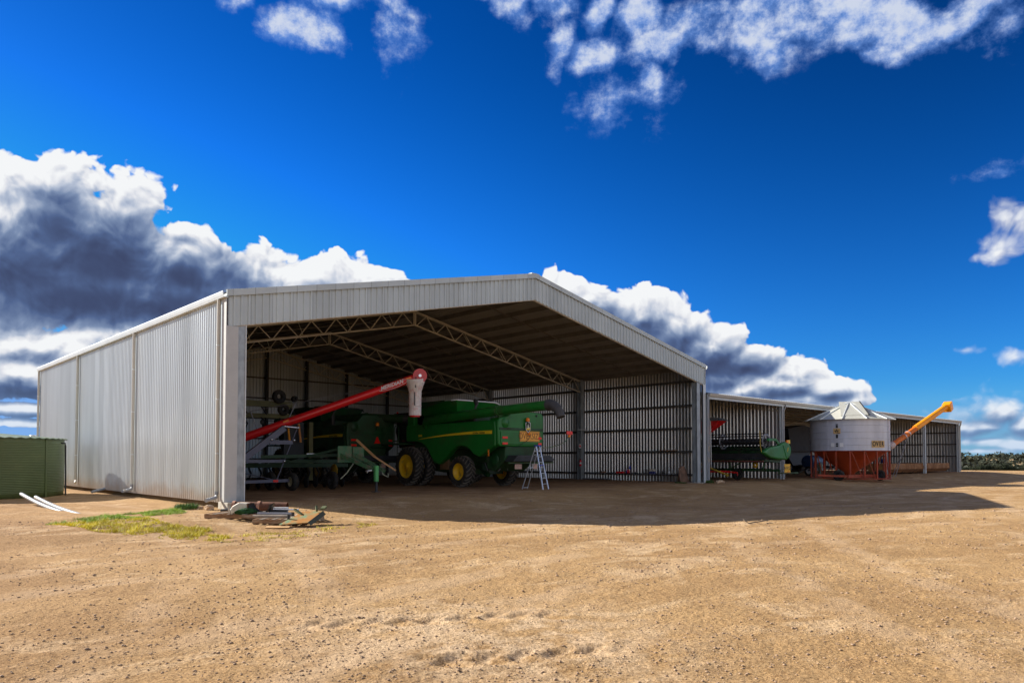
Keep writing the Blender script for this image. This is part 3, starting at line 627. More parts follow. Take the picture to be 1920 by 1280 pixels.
d = MB(); d.tube([(38.6, -.25, E2 - .08), (38.58, -.2, E2 - .35), (38.44, -.16, E2 - .55), (38.42, -.16, .1)], .05); d.build('downpipe', PVC, sh2)
d = MB(); d.tube([(X0 + .02, -.2, E2 - .1), (X0 + .02, -.2, .05)], .055); d.build('downpipe', PVC, sh2)

# ---------------------------------------------------------------- water tank
TX, TY, TR = -4.84, 15.46, 3.38; tz = -.24
tank = thing('water_tank', 'round dark green corrugated steel rainwater tank left of the shed wall', 'water tank', (TX, TY, tz))
pr = [(TR - .01, 0)]
nz = 31; Ht = 2.52
pr += [(TR, 0), (TR, .18)]
for k in range(nz):
    z = .18 + (Ht - .34) * k / nz; q = (Ht - .34) / nz
    pr += [(TR + .004, z + q * .15), (TR + .028, z + q * .5), (TR + .004, z + q * .85)]
pr += [(TR, Ht - .12), (TR, Ht)]
MB().lathe(pr, (0, 0, 0), n=128).build('tank_wall', TANKG, tank)
rp = MB(); nn = 220; vs = [(0, 0, Ht + .34)]; 
for k in range(nn):
    t = 2 * PI * k / nn; w_ = .018 * math.sin(k * PI / 2 + .3); vs.append(((TR + .12) * math.cos(t), (TR + .12) * math.sin(t), Ht + .03 + w_))
for k in range(nn):
    t = 2 * PI * k / nn; w_ = .018 * math.sin(k * PI / 2 + .3); vs.append(((TR + .12) * math.cos(t), (TR + .12) * math.sin(t), Ht + .0 + w_))
rp.add(vs, [(0, 1 + k, 1 + (k + 1) % nn) for k in range(nn)] + [(1 + k, 1 + nn + k, 1 + nn + (k + 1) % nn, 1 + (k + 1) % nn) for k in range(nn)])
rp.build('tank_roof', TANKR, tank)
for th in (-49, -104, -160, 10, 60, 120):
    t = R_(th); c, s_ = math.cos(t), math.sin(t)
    MB().beam(((TR + .028) * c, (TR + .028) * s_, .0), ((TR + .028) * c, (TR + .028) * s_, Ht - .02), .11, .012, up=(c, s_, 0)).build('seam_strip', TANKG, tank)
MB().lathe([(0, .06), (.12, .05), (.13, -.02)], (1.9, -1.6, Ht + .13), n=16).build('inlet_cap', WHITE, tank)
op = MB(); th = R_(-28); c, s_ = math.cos(th), math.sin(th); rr_ = TR + .16
op.tube([((TR) * c, TR * s_, Ht - .16), (rr_ * c, rr_ * s_, Ht - .16), ((rr_ + .02) * c, (rr_ + .02) * s_, Ht - .3), ((rr_ + .05) * c, (rr_ + .05) * s_, .02)], .035)
op.build('overflow_pipe', DGREY, tank)
for (a, bb, lab) in (((-4.08, 6.8, .05), (-3.98, 1.0, -.27), 'longer white plastic drain pipe lying on the dirt in front of the green tank'), ((-4.50, 6.9, .17), (-4.12, 2.59, -.27), 'shorter grey white drain pipe lying beside the longer one')):
    p_ = MB(); n = 14; A_ = Vector(a); B_ = Vector(bb)
    pts = [A_.lerp(B_, k / 8) + Vector((0, 0, -.05 * math.sin(PI * k / 8))) for k in range(9)]
    p_.tube(pts, .062, n, cap=False); p_.tube(pts, .054, n, cap=False)
    o = tag(p_.build('drain_pipe', PVC), lab, 'pipe')

# ---------------------------------------------------------------- tyres and wheels
def wheel(parent, x, y, r, w, rimr, side=-1, lugs=22, agri=True, rimm=None, z=None, name='wheel', dish=.10):
    """wheel with its axle along X; side=-1 shows its outer face towards -X. x is the outer face"""
    z = r if z is None else z; xc = x - side * w / 2
    wh = bpy.data.objects.new(name, None); S.collection.objects.link(wh); wh.parent = parent; wh.location = (xc, y, z); wh.empty_display_size = .1
    ty = MB(); h = w / 2; sh_ = .12 * r if agri else .10 * r
    tr_ = r - (.045 if agri else .0)
    prof_ = [(rimr, -h * .80), (rimr + .02, -h * .92), ((rimr + tr_) / 2, -h), (tr_ - sh_, -h * .97), (tr_ - .02, -h * .80), (tr_, -h * .45), (tr_, h * .45), (tr_ - .02, h * .80), (tr_ - sh_, h * .97), ((rimr + tr_) / 2, h), (rimr + .02, h * .92), (rimr, h * .80)]
    ty.lathe(prof_, (0, 0, 0), 'X', 44); tyre = ty.build('tyre', RUB, wh)
    if agri:
        lg = MB()
        for s2 in (-1, 1):
            for k in range(lugs):
                t0 = 2 * PI * (k + (.5 if s2 > 0 else 0)) / lugs; dt = .30 * (22 / lugs)
                pts = []
                for f in (0, .35, .7, 1):
                    xx = s2 * (h * .02 + f * h * .93); tt = t0 + dt * f; rb = tr_ - .03 - (.05 if f == 1 else 0) ; pts.append((xx, tt, rb, r if f < 1 else r - .055))
                wd = .055 / r
                vs = []
                for xx, tt, rb, rt in pts:
                    for dd, rr2 in ((-wd / 2 - .012, rb), (wd / 2 + .012, rb), (wd / 2, rt), (-wd / 2, rt)):
                        vs.append((xx, rr2 * math.cos(tt + dd), rr2 * math.sin(tt + dd)))
                fs = [(0, 1, 2, 3), (15, 14, 13, 12)]
                for q in range(3):
                    for e in range(4): fs.append((4 * q + e, 4 * q + (e + 1) % 4, 4 * q + 4 + (e + 1) % 4, 4 * q + 4 + e))
                lg.add(vs, fs)
        lg.build('tread', LUG, wh)
    rm = MB(); s_ = side
    rm.lathe([(rimr + .012, s_ * h * .80), (rimr + .015, s_ * h * .92), (rimr - .02, s_ * h * .92), (rimr - .05, s_ * h * .6), (rimr * .80, s_ * (h * .55)), (rimr * .72, s_ * (h * .55 - dish * .5)), (rimr * .35, s_ * (h * .55 - dish)), (rimr * .30, s_ * (h * .55 - dish + .04)), (.0, s_ * (h * .55 - dish + .04))], (0, 0, 0), 'X', 36)
    rm.lathe([(rimr * .8, s_ * h * .5), (rimr - .03, -s_ * h * .8), (rimr + .012, -s_ * h * .9)], (0, 0, 0), 'X', 36)
    rm.lathe([(rimr * .15, s_ * (h * .55 - dish + .04)), (rimr * .15, s_ * (h * .55 - dish + .1)), (0, s_ * (h * .55 - dish + .1))], (0, 0, 0), 'X', 16)
    for k in range(8):
        t = 2 * PI * k / 8; rm.lathe([(.02, s_ * (h * .55 - dish + .03)), (.02, s_ * (h * .55 - dish + .065)), (0, s_ * (h * .55 - dish + .065))], (0, rimr * .24 * math.cos(t), rimr * .24 * math.sin(t)), 'X', 6)
    rm.build('rim', rimm or YEL, wh)
    return wh

# ---------------------------------------------------------------- combine harvester
def arcpts(cy, cz, r, a0, a1, n): return [(cy + r * math.cos(R_(a0 + (a1 - a0) * k / n)), cz + r * math.sin(R_(a0 + (a1 - a0) * k / n))) for k in range(n + 1)]
def oversize(parent, w, h, base, loc, name='warning_sign', size=None, letters='OVERSIZE', tilt=0, rot=FRONT):
    s_ = MB(); s_.box((-w / 2, -.012, -h / 2), (w / 2, 0, h / 2)); o = s_.build(name, base, parent, bevel=.01); o.location = loc
    bd = MB(); t = .018
    for a, c in (((-w / 2 + .03, -.016, h / 2 - .05), (w / 2 - .03, -.013, h / 2 - .05 + t)), ((-w / 2 + .03, -.016, -h / 2 + .035), (w / 2 - .03, -.013, -h / 2 + .035 + t)), ((-w / 2 + .03, -.016, -h / 2 + .055), (-w / 2 + .03 + t, -.013, h / 2 - .052)), ((w / 2 - .03 - t, -.016, -h / 2 + .055), (w / 2 - .03, -.013, h / 2 - .052))): bd.box(a, c)
    bd.build('sign_border', mat('sign_line', (.25, .06, .02), .5, 0, .05), o)
    text('lettering', letters, size or h * .82, BLK if base is not SIGNO else mat('sign_letter', (.28, .07, .02), .5, 0, .05), o, (0, -.015, 0), rot, .002, sx=.80, off=.0)
    return o
def combine(label, loc, second=False):
    C = thing('combine_harvester', label, 'harvester', loc, 0, 'green combine harvesters parked in the tall shed')
    g = DGREEN if second else GREEN  # farther machine in darker green, its deep shade put into the colour
    # inner body
    core = MB(); core.prism([(.25, 2.0), (.25, 3.1), (6.9, 3.12), (6.9, 2.0), (5.2, 1.15), (4.0, 1.15), (3.4, 1.9), (1.8, 1.95), (1.2, 1.6)], -1.2, 1.2, 'X'); core.build('body', DGREEN, C)
    side = [(.02, 2.02), (.35, 1.88), (.8, 1.62), (1.15, 1.50)] + arcpts(2.57, .85, 1.22, 148, 40, 12)[0:0] + [(2.57 + 1.25 * math.cos(R_(a)), .85 + 1.2 * math.sin(R_(a))) for a in (150, 135, 120, 105, 90, 75, 60, 48)] 
    side = [(.02, 2.02), (.35, 1.88), (.8, 1.66), (1.2, 1.5)] + [(2.57 - 1.3 * math.cos(R_(a)), .80 + 1.25 * math.sin(R_(a))) for a in (42, 55, 70, 85, 100, 115, 128, 138)] + [(4.0, 1.3), (4.35, 1.12), (4.75, 1.2), (5.05, 1.55), (5.35, 1.95), (5.8, 2.22), (6.3, 2.33), (7.25, 2.33), (7.25, 3.20), (6.2, 3.22), (3.0, 3.22), (.25, 3.26), (.05, 3.20), (.0, 2.8)]
    for sx in (-1, 1):
        a, b_ = (-1.56, -1.2) if sx < 0 else (1.2, 1.56)
        sp_ = MB().prism(side, a, b_, 'X').build('side_panel', g, C, bevel=.07, seg=3)
        if sx < 0:
            # yellow swoosh, joint lines, lettering
            st = MB(); ys = np.linspace(.22, 6.1, 24); top = []; bot = []
            for y in ys:
                f = (y - .22) / 5.88; zt = 2.76 - .02 * f - .30 * f ** 2.2; th_ = .155 * (1 - f) ** .75 + .01
                top.append((y, zt)); bot.append((y, zt - th_))
            st.prism(top + bot[::-1], -1.567, -1.561, 'X'); so_ = st.build('stripe_decal', DECAL, sp_)
            text('lettering', 'JOHN DEERE', .125, mat('decal_green', (.02, .06, .02), .5, 0, .05), so_, (-1.570, 1.18, 2.658), LEFTSIDE, .002, sx=1.25, off=.003)
            text('model_number', 'S680', .16, DECAL, sp_, (-1.563, 5.95, 2.62), LEFTSIDE, .002, sx=1.1)
            jl = MB(); jl.box((-1.5635, 3.55, 2.05), (-1.561, 3.565, 3.3)).box((-1.5635, .2, 2.05), (-1.561, .212, 3.2)); jl.build('panel_joint', BLK, sp_)
            MB().box((-1.585, .42, 1.86), (-1.57, .5, 1.55)).build('reflector', ORL, sp_)
    # rear hood
    hood = [( -1.40, 2.0), (1.40, 2.0), (1.50, 2.1), (1.53, 2.75), (1.52, 3.50), (1.42, 3.66), (.55, 3.70), (.30, 3.82), (-.55, 3.80), (-.85, 3.45), (-1.45, 3.36), (-1.52, 3.2), (-1.53, 2.75), (-1.50, 2.1)]
    hd = MB().prism(hood, -.16, .5, 'Y').build('rear_door', g, C, bevel=.09, seg=4)
    MB().prism([(-1.42, 2.78), (1.42, 2.78), (1.46, 2.84), (1.44, 2.90), (-1.44, 2.90), (-1.46, 2.84)], -.185, -.15, 'Y').build('crease_rail', DGREEN, hd, bevel=.01)
    MB().prism([(-1.34, 2.1), (1.3, 2.1), (1.36, 2.2), (1.38, 2.72), (-1.38, 2.72), (-1.38, 2.2)], -.20, -.15, 'Y').build('lower_panel', g, hd, bevel=.03)
    MB().lathe([(.0, -.02), (.24, -.02), (.25, .0), (.25, .03)], (-1.05, -.165, 3.12), 'Y', 28).build('round_cap', g, hd)
    MB().lathe([(.0, -.03), (.05, -.03), (.055, .0)], (1.02, -.165, 3.52), 'Y', 16).build('camera_eye', BLK, hd)
    for xx in (-1.12, 1.22):
        for zz in (2.42, 2.14): MB().box((xx - (.17 if xx < 0 else .12), -.225, zz - .055), (xx + (.17 if xx < 0 else .12), -.20, zz + .055)).build('tail_light', REDL, hd, bevel=.02)
    bl = MB(); bl.tube([(.3, -.165, 3.02), (.3, -.26, 3.05), (.3, -.26, 3.22)], .03); bk = bl.build('beacon_bracket', DGREEN, hd)
    MB().lathe([(.09, 0), (.095, .05), (.085, .14), (.05, .18), (0, .19)], (.33, -.26, 3.22), n=18).build('beacon_lens', ORL, bk)
    if not second:
        oversize(hd, 1.34, .50, SIGNO, (.52, -.205, 2.50), size=.43)
        badge = MB().prism([(-.17, .2), (-.16, .27), (0, .31), (.16, .27), (.17, .2), (.15, -.08), (0, -.24), (-.15, -.08)], -.02, 0, 'Y').build('emblem', mat('badge_white', (.75, .75, .72), .4), hd); badge.location = (.37, -.232, 2.90)
        MB().prism([(-.14, .19), (-.13, .25), (0, .28), (.13, .25), (.14, .19), (.12, -.07), (0, -.20), (-.12, -.07)], -.026, -.021, 'Y').build('shield_face', mat('badge_brown', (.035, .022, .012), .4), badge)
        MB().prism([(-.06, .0), (-.10, .03), (.02, .035), (.085, .06), (.06, .02), (.10, -.02), (.03, .0), (-.02, -.02)], -.031, -.027, 'Y').prism([(-.03, .03), (-.05, .12), (-.075, .15), (-.03, .155), (-.01, .22), (.0, .15), (.03, .12), (.02, .035)], -.031, -.027, 'Y').build('deer_mark', mat('deer', (.9, .85, .6), .4), badge)
        MB().prism([(-.13, -.02), (.13, .03), (.125, -.05), (.0, -.09), (-.12, -.08)], -.030, -.027, 'Y').build('yellow_band', DECAL, badge)
        MB().lathe([(0, -.05), (.06, -.04), (.07, 0), (.05, .02)], (.40, -.28, 2.62), 'Y', 16).build('work_light', ORL, hd)
        MB().tube([(.40, -.26, 2.55), (.42, -.27, 2.42), (.30, -.26, 2.3), (-.1, -.235, 2.1), (-.22, -.20, 2.0)], .011, 6).build('lamp_cable', BLK, hd)
    else:
        MB().prism([(-.2, 0), (.2, 0), (.03, .36), (-.03, .36)], -.20, -.17, 'Y').build('warning_triangle', REDL, hd).location = (.35, -.03, 2.25)
        sh_ = MB().prism([(-.17, .2), (0, .25), (.17, .2), (.15, -.08), (0, -.2), (-.15, -.08)], -.2, -.17, 'Y').build('emblem', mat('badge_olive', (.05, .045, .01), .4), hd); sh_.location = (.35, -.02, 3.25)
        MB().prism([(-.1, -.02), (.1, .06), (.06, -.02), (.0, .0), (-.02, .14), (-.06, .1)], -.21, -.201, 'Y').build('deer_mark', mat('deer_gold', (.7, .5, .1), .4), sh_)
        for yy in (1.5, 1.8, 2.1, 2.4, 2.7): pass
        ld = MB()
        for xx in (1.75, 2.1): ld.tube([(xx, -.1, .9), (xx, -.1, 3.3), (xx, .25, 3.5)], .025, 8)
        for k in range(6): ld.beam((1.75, -.1, 1.1 + k * .32), (2.1, -.1, 1.1 + k * .32), .05, .03)
        ld.build('rear_ladder', OGREEN, C)
    # deflectors, chopper, rear axle
    u = MB(); u.prism([(-.1, 2.0), (1.1, 2.0), (1.3, 1.5), (1.2, .95), (.7, .8), (.3, 1.05), (-.05, 1.35)], -1.0, 1.0, 'X'); u.build('chopper_hood', DGREEN, C, bevel=.04)
    for sx in (-1, 1): MB().lathe([(0, -.03), (.30, -.03), (.33, 0), (.33, .04)], (sx * 1.0, .7, 1.35), 'X', 24).build('drive_cover', DGREEN, C)
    u = MB(); u.prism([(-1.2, .0), (1.5, .0), (1.6, .12), (1.3, .3), (-.9, .3)], -.75, -.1, 'Y'); k_ = u.build('spreader', DGREY, C, bevel=.03); k_.location = (.1, 0, 1.28)
    MB().beam((-1.1, -.45, 1.22), (1.9, -.45, 1.22), .07, .07).build('spreader_rail', OGREEN, C)
    for xx, ww in ((-.75, .45), (.45, .28)): MB().box((xx, -.50, .93), (xx + ww, -.48, 1.16)).build('reflector_plate', mat('faded_reflector', (.62, .38, .30), .5), C)
    MB().box((.15, -.62, 1.25), (1.75, -.40, 1.45)).build('rear_step', DGREY, C, bevel=.02)
    ax = MB(); ax.beam((-1.2, 2.57, .78), (1.2, 2.57, .78), .26, .30).beam((-.2, 2.0, .6), (-.2, 3.2, 1.2), .2); ax.box((-.45, 2.2, .85), (.45, 2.95, 1.25)); ax.build('rear_axle', DGREEN, C)
    hb = MB(); 
    for k in range(9):
        a_ = (random.uniform(-1, 1), random.uniform(.4, 2.2), random.uniform(.6, 1.1)); hb.tube([a_, (a_[0] + random.uniform(-.4, .4), a_[1] + random.uniform(-.3, .3), a_[2] + .4)], .02, 6)
    hb.build('hydraulic_hoses', GREY, C)
    rmm = mat('shaded_wheel_yellow', (.20, .13, .03), .7, 0, .3, 4) if second else YEL  # farther machine's wheel yellow darkened to stand in for the shade
    wheel(C, -1.75, 2.57, .78, .60, .40, -1, 20, rimm=rmm); wheel(C, 1.75, 2.57, .78, .60, .40, 1, 20, rimm=rmm)
    for sx in (-1, 1):
        wheel(C, sx * 2.36, 6.16, 1.02, .56, .60, sx, 24, dish=.02, rimm=rmm); wheel(C, sx * 1.60, 6.16, 1.02, .56, .60, sx, 24, rimm=rmm)
    MB().beam((-2.1, 6.16, 1.02), (2.1, 6.16, 1.02), .3).build('front_axle', DGREEN, C)
    MB().box((-1.3, 3.9, .85), (-1.0, 4.6, 1.5)).build('battery_box', mat('tan_box', (.16, .09, .04), .6), C, bevel=.03)
    MB().prism([(4.2, 1.2), (7.6, 2.1), (8.6, 1.0), (8.5, .5), (7.2, .9), (5.0, .7)], -.7, .7, 'X').build('feeder_house', DGREEN, C)
    # grain tank and folding covers
    gt = MB(); lo = [(-1.1, 3.4), (1.1, 3.4), (1.15, 5.9), (-1.15, 5.9)]; hi = [(-1.55, 2.9), (1.40, 2.9), (1.6, 6.7), (-1.75, 6.7)]
    def frus(m_, za, zb, lo, hi):
        vs = [(x, y, za) for x, y in lo] + [(x, y, zb) for x, y in hi]; m_.add(vs, [(k, (k + 1) % 4, 4 + (k + 1) % 4, 4 + k) for k in range(4)])
    gt.box((-1.2, 2.1, 3.05), (1.2, 6.0, 3.55)); tb = gt.build('grain_tank', DGREEN, C)
    cv = MB(); frus(cv, 3.56, 4.33, lo, hi); cvo = cv.build('tank_extension', g, tb)
    md = cvo.modifiers.new('thick', 'SOLIDIFY'); md.thickness = .03
    rimb = MB(); 
    rimb.tube([(-1.57, 3.3, 4.36), (-1.55, 2.95, 4.36), (-1.45, 2.89, 4.36), (1.0, 2.89, 4.35), (1.30, 2.89, 4.28), (1.45, 2.95, 4.2)], .035, 8); rimb.build('tank_rim', WHITE if not second else DGREY, tb)
    MB().prism([(6.7, 4.35), (6.75, 4.22), (5.4, 4.05), (3.6, 4.30), (3.6, 4.37)], -1.80, -1.76, 'X').build('tank_cover', DGREEN, tb)
    MB().tube([(-1.1, 2.05, 3.3), (-1.15, 1.98, 3.75), (-1.1, 1.9, 4.15), (-1.0, 2.1, 4.3)], .11, 12).build('exhaust', CHUTE, C)
    # unloading auger folded back along the left side
    au = MB()
    if not second: A0, A1, A2, A3 = Vector((-1.62, 5.3, 3.42)), Vector((-1.62, -.35, 3.66)), Vector((-1.55, -3.5, 3.76)), Vector((-1.55, -4.05, 3.32))
    else: A0, A1, A2, A3 = Vector((-1.3, 5.3, 3.5)), Vector((.4, 1.0, 3.75)), Vector((1.5, -1.3, 3.6)), Vector((1.75, -2.0, 3.1))
    au.tube([A0 + Vector((.35, .35, -.45)), A0 + Vector((.1, .15, -.12)), A0, A1], .235, 24); ao = au.build('unloading_auger', g, C)
    dr = (A2 - A1).normalized()
    MB().tube([A1 - dr * .03, A1 + dr * .05], .265, 28).build('auger_flange', g, ao)
    MB().tube([A1, A2], .222, 24).build('auger_outer_tube', g, ao)
    MB().tube([A2 - dr * .06, A2 + dr * .12, A2 + dr * .30 + Vector((0, 0, -.06)), A2 + dr * .47 + Vector((0, 0, -.18)), A2 + dr * .61 + Vector((0, 0, -.36)), A2 + dr * .70 + Vector((0, 0, -.58))], .255, 20, r2=.19).build('auger_spout', CHUTE, ao)
    bt = MB()
    for k in range(20):
        t = 2 * PI * k / 20; p = A1 - dr * .05; a_ = dr.cross(Vector((0, 0, 1))).normalized(); c_ = a_.cross(dr); q = p + (a_ * math.cos(t) + c_ * math.sin(t)) * .25
        bt.tube([q, q - dr * .03], .012, 6)
    bt.build('flange_bolts', CHROME, ao)
    # cab
    cb = MB().prism([(7.2, 2.2), (8.7, 2.0), (9.1, 2.9), (8.9, 3.75), (7.2, 3.75)], -1.0, 1.0, 'X').build('cab', GLASS, C, bevel=.05)
    MB().prism([(7.0, 3.75), (9.35, 3.68), (9.3, 3.84), (8.9, 3.95), (7.0, 3.95)], -1.2, 1.2, 'X').build('cab_roof', BLK if not second else DGREEN, C, bevel=.04)
    MB().box((-1.5, 6.6, 2.4), (-1.25, 7.2, 3.7)).build('cab_rear_panel', g, C, bevel=.04)
    ml = MB(); ml.tube([(-1.15, 9.1, 3.8), (-1.75, 9.2, 3.78), (-1.85, 9.2, 3.65)], .025, 6); mo = ml.build('mirror_arm', BLK, C); MB().box((-2.0, 9.17, 3.05), (-1.78, 9.25, 3.62)).build('mirror', BLK, mo, bevel=.02)
    rl = MB()
    for yy in (7.3, 7.9, 8.5):
        rl.tube([(-2.0, yy, 2.25), (-2.0, yy, 3.1), (-2.0, yy + .12, 3.2), (-2.0, yy + .28, 3.2), (-2.0, yy + .4, 3.1), (-2.0, yy + .4, 2.25)], .018, 6)
    rl.box((-2.05, 7.2, 2.18), (-1.0, 9.0, 2.25)); rl.build('platform_rail', DGREEN, C)
    MB().lathe([(.05, 0), (.05, .08), (0, .1)], (-1.0, 8.9, 3.95), n=12).build('cab_beacon', REDL, C)
    if not second:
        # side marker on its arm
        MB().tube([(1.5, -.2, 1.95), (1.85, -.45, 2.0), (2.5, -.65, 2.2), (2.75, -.75, 2.55)], .018, 6).build('marker_arm', OGREEN, C)
        MB().box((2.55, -.80, 2.62), (2.98, -.76, 2.80)).build('side_marker', REDL, C, bevel=.02)
        MB().lathe([(.06, -.07), (.08, 0), (.06, .05), (0, .06)], (2.76, -.76, 2.56), n=12).build('marker_lamp', ORL, C)
    return C
combine('nearer green combine harvester, rear to the yard, with OVERSIZE sign on its back', (14.95, 1.6, 0))
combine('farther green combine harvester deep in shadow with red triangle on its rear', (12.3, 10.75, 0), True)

# ---------------------------------------------------------------- step ladder
lad = thing('step_ladder', 'open aluminium step ladder with blue top standing behind the nearer harvester', 'ladder', (14.72, .10, 0), R_(16))
fr = MB(); bk = MB(); W0, W1 = .27, .16
for sx in (-1, 1): fr.beam((sx * W0, -.42, 0), (sx * W1, .0, 2.02), .035, .075, up=(1, 0, 0))
fr.build('front_rails', ALU, lad)
for k in range(7):
    f = (k + 1) / 8.0; w_ = W0 + (W1 - W0) * f; st = MB().box((-w_, -.42 + .42 * f - .05, 2.02 * f - .012), (w_, -.42 + .42 * f + .05, 2.02 * f + .012)).build('step', ALU, lad)
for sx in (-1, 1): bk.beam((sx * .25, .70, 0), (sx * .15, .04, 1.95), .028, .04, up=(1, 0, 0))
bk.beam((-.25, .69, .06), (.25, .69, .06), .03); bk.beam((-.2, .36, 1.0), (.2, .36, 1.0), .03); bk.build('rear_rails', ALU, lad)
MB().box((-.19, -.08, 2.0), (.19, .10, 2.05)).build('top_cap', BLUEP, lad, bevel=.01)
MB().beam((-.21, -.2, 1.12), (.21, -.2, 1.12), .03, .03).build('spreader_bar', BLUEP, lad)

# ---------------------------------------------------------------- red grain auger
T1 = Vector((10.75, 4.0, 5.30)); T0 = Vector((1.05, 9.75, 1.05)); dd = (T1 - T0).normalized(); Lq = (T1 - T0).length
aug = thing('grain_auger', 'long red grain auger with white spout angled up out of the shed', 'grain auger', (5.2, 7.0, 0))
def aw(p): return Vector(p) - Vector((5.2, 7.0, 0))
t0, t1 = aw(T0), aw(T1)
au = MB().tube([t0, t1], .185, 24).build('auger_tube', RED, aug)
MB().tube([aw(T0 - dd * .3), aw(T0 + dd * .1)], .25, 20).build('intake_collar', DGREY, aug)
hp = MB(); frv = [(-.7, -.6), (.7, -.6), (.7, .7), (-.7, .7)]
hp.add([(t0.x + x, t0.y + y, .95) for x, y in frv] + [(t0.x + x * .4, t0.y + y * .4, .35) for x, y in frv], [(k, (k + 1) % 4, 4 + (k + 1) % 4, 4 + k) for k in range(4)]); hp.build('intake_hopper', BLK, aug)
side_ = dd.cross(Vector((0, 0, 1))).normalized()     # faces the yard
MB().tube([t1 - side_ * .24 , t1 + side_ * .24], .33, 30).build('drive_head', mat('pink_red_cover', (.75, .09, .10), .35, 0, .05), aug)
MB().tube([t1 + side_ * .24, t1 + side_ * .29], .07, 12).build('drive_shaft', CHROME, aug)
sx0 = t1 - dd * .22
sp_ = MB(); sq = lambda c, a, b_, z: [(c.x - a, c.y - b_, z), (c.x + a, c.y - b_, z), (c.x + a, c.y + b_, z), (c.x - a, c.y + b_, z)]
cc = sx0 + Vector((0, 0, 0))
def loft(m_, rings):
    vs = [v for r in rings for v in r]; n = len(rings[0])
    m_.add(vs, [(i * n + k, i * n + (k + 1) % n, (i + 1) * n + (k + 1) % n, (i + 1) * n + k) for i in range(len(rings) - 1) for k in range(n)])
def ringp(c, r, z, sq_=1.0, n=16, tilt=0): return [(c.x + r * math.cos(2 * PI * k / n), c.y + r * sq_ * math.sin(2 * PI * k / n), z + tilt * math.cos(2 * PI * k / n - .7)) for k in range(n)]
zt = cc.z
loft(sp_, [ringp(cc, .46, zt - .02, .9, tilt=.10), ringp(cc, .43, zt - .25), ringp(cc, .33, zt - .52), ringp(cc, .29, zt - .66), ringp(cc, .29, zt - .98), ringp(cc, .305, zt - .985), ringp(cc, .285, zt - 1.0), ringp(cc, .285, zt - 1.34), ringp(cc, .30, zt - 1.345), ringp(cc, .28, zt - 1.36), ringp(cc, .28, zt - 1.78)])
spo = sp_.build('discharge_spout', SPOUT, aug); spo.modifiers.new('thick', 'SOLIDIFY').thickness = .012
MB().beam((cc.x - .2, cc.y - .34, zt - .0), (cc.x - .2, cc.y - .32, zt - .5), .05, .012).beam((cc.x - .2, cc.y - .25, zt - .7), (cc.x - .2, cc.y - .25, zt - 1.32), .05, .012).build('spout_strap', DGREY, spo)
m_ = MB(); loft(m_, [ringp(cc, .22, zt - 1.72), ringp(cc, .24, zt - 1.84)]); m_.build('spout_lip', REDL, spo)
# maker's name on the tube, facing the yard
def on_tube(f, up=0.0, out=.192): return t0 + (t1 - t0) * f + side_ * out + side_.cross(dd).normalized() * up
ang = math.asin(dd.z); mrot = Matrix((( dd.x, side_.cross(dd).x * -1, side_.x), (dd.y, side_.cross(dd).y * -1, side_.y), (dd.z, side_.cross(dd).z * -1, side_.z)))
if (side_.y > 0): print('auger side flips')
upv = side_.cross(dd); upv = upv if upv.z > 0 else -upv; nv = dd.cross(upv)
mrot = Matrix(((dd.x, upv.x, nv.x), (dd.y, upv.y, nv.y), (dd.z, upv.z, nv.z)))
def deco(o, f, up, out=.188):
    p = t0 + (t1 - t0) * f + nv * out + upv * up; o.matrix_local = Matrix.Translation(p) @ mrot.to_4x4() if o.parent else o.matrix_local
lt = text('lettering', 'MERIDIAN', .24, WHITE, au, (0, 0, 0), (0, 0, 0), .004, sx=1.0, shear=.35, off=.006); deco(lt, .885, .02); lt.scale = (1, 1, 1)
lo_ = MB(); pts = [(.72 * math.cos(t) , .14 * math.sin(t) , .0) for t in np.linspace(R_(-165), R_(60), 22)]; lo_.tube(pts, .012, 5); lo2 = lo_.build('logo_oval', WHITE, au); deco(lo2, .89, .0)
for f in (.19, .47, .955):
    m_ = MB().box((-.13, -.04, 0), (.13, .04, .012)).build('reflector_strip', ORL, au); deco(m_, f, .06)
# under frame
fg = MB()
wl, wr = aw((2.6, 6.45, .42)), aw((5.40, 6.4, .46))
fg.beam(wl, wr, .13, .13); axo = fg.build('axle', FRAMEG, aug)
MB().box((wr.x - .75, wr.y - .085, .40), (wr.x - .52, wr.y - .07, .50)).build('reflector', REDL, axo)
MB().beam(aw((2.6, 6.4, .86)), aw((5.17, 6.4, 2.78)), .16, .26).build('lift_arm', FRAMEG, aug)
MB().beam(aw((4.5, 6.4, 2.13)), aw((5.56, 6.4, 2.15)), .12, .17).build('cross_rail', FRAMEG, aug)
MB().beam(aw((2.6, 6.4, 1.30)), aw((5.14, 6.4, 1.32)), .10, .13).build('cross_rail', FRAMEG, aug)
MB().tube([aw((5.78, 6.4, 2.77)), aw((4.85, 6.4, .5))], .028, 8).build('strut', FRAMEG, aug)
MB().tube([aw((2.6, 6.5, 1.0)), aw((4.7, 6.4, .5))], .02, 8).build('strut', FRAMEG, aug)
MB().tube([aw((5.17, 6.36, 2.84)), aw((5.80, 6.36, 2.80))], .05, 12).build('hydraulic_ram', CHROME, aug)
for p in ((5.17, 6.33, 2.84), (5.80, 6.33, 2.80), (4.55, 6.3, 2.25), (5.6, 6.3, 2.24), (5.16, 6.33, 1.32)): MB().lathe([(0, -.05), (.05, -.05), (.055, .03), (0, .03)], aw(p), 'Y', 10).build('pin', CHROME, aug)
tr_ = MB(); 
for f, x in ((.36, 0), (.47, .0)): 
    p = t0 + (t1 - t0) * f; tr_.beam(p, p + Vector((-.35 if f < .4 else .45, 0, .95)), .03)
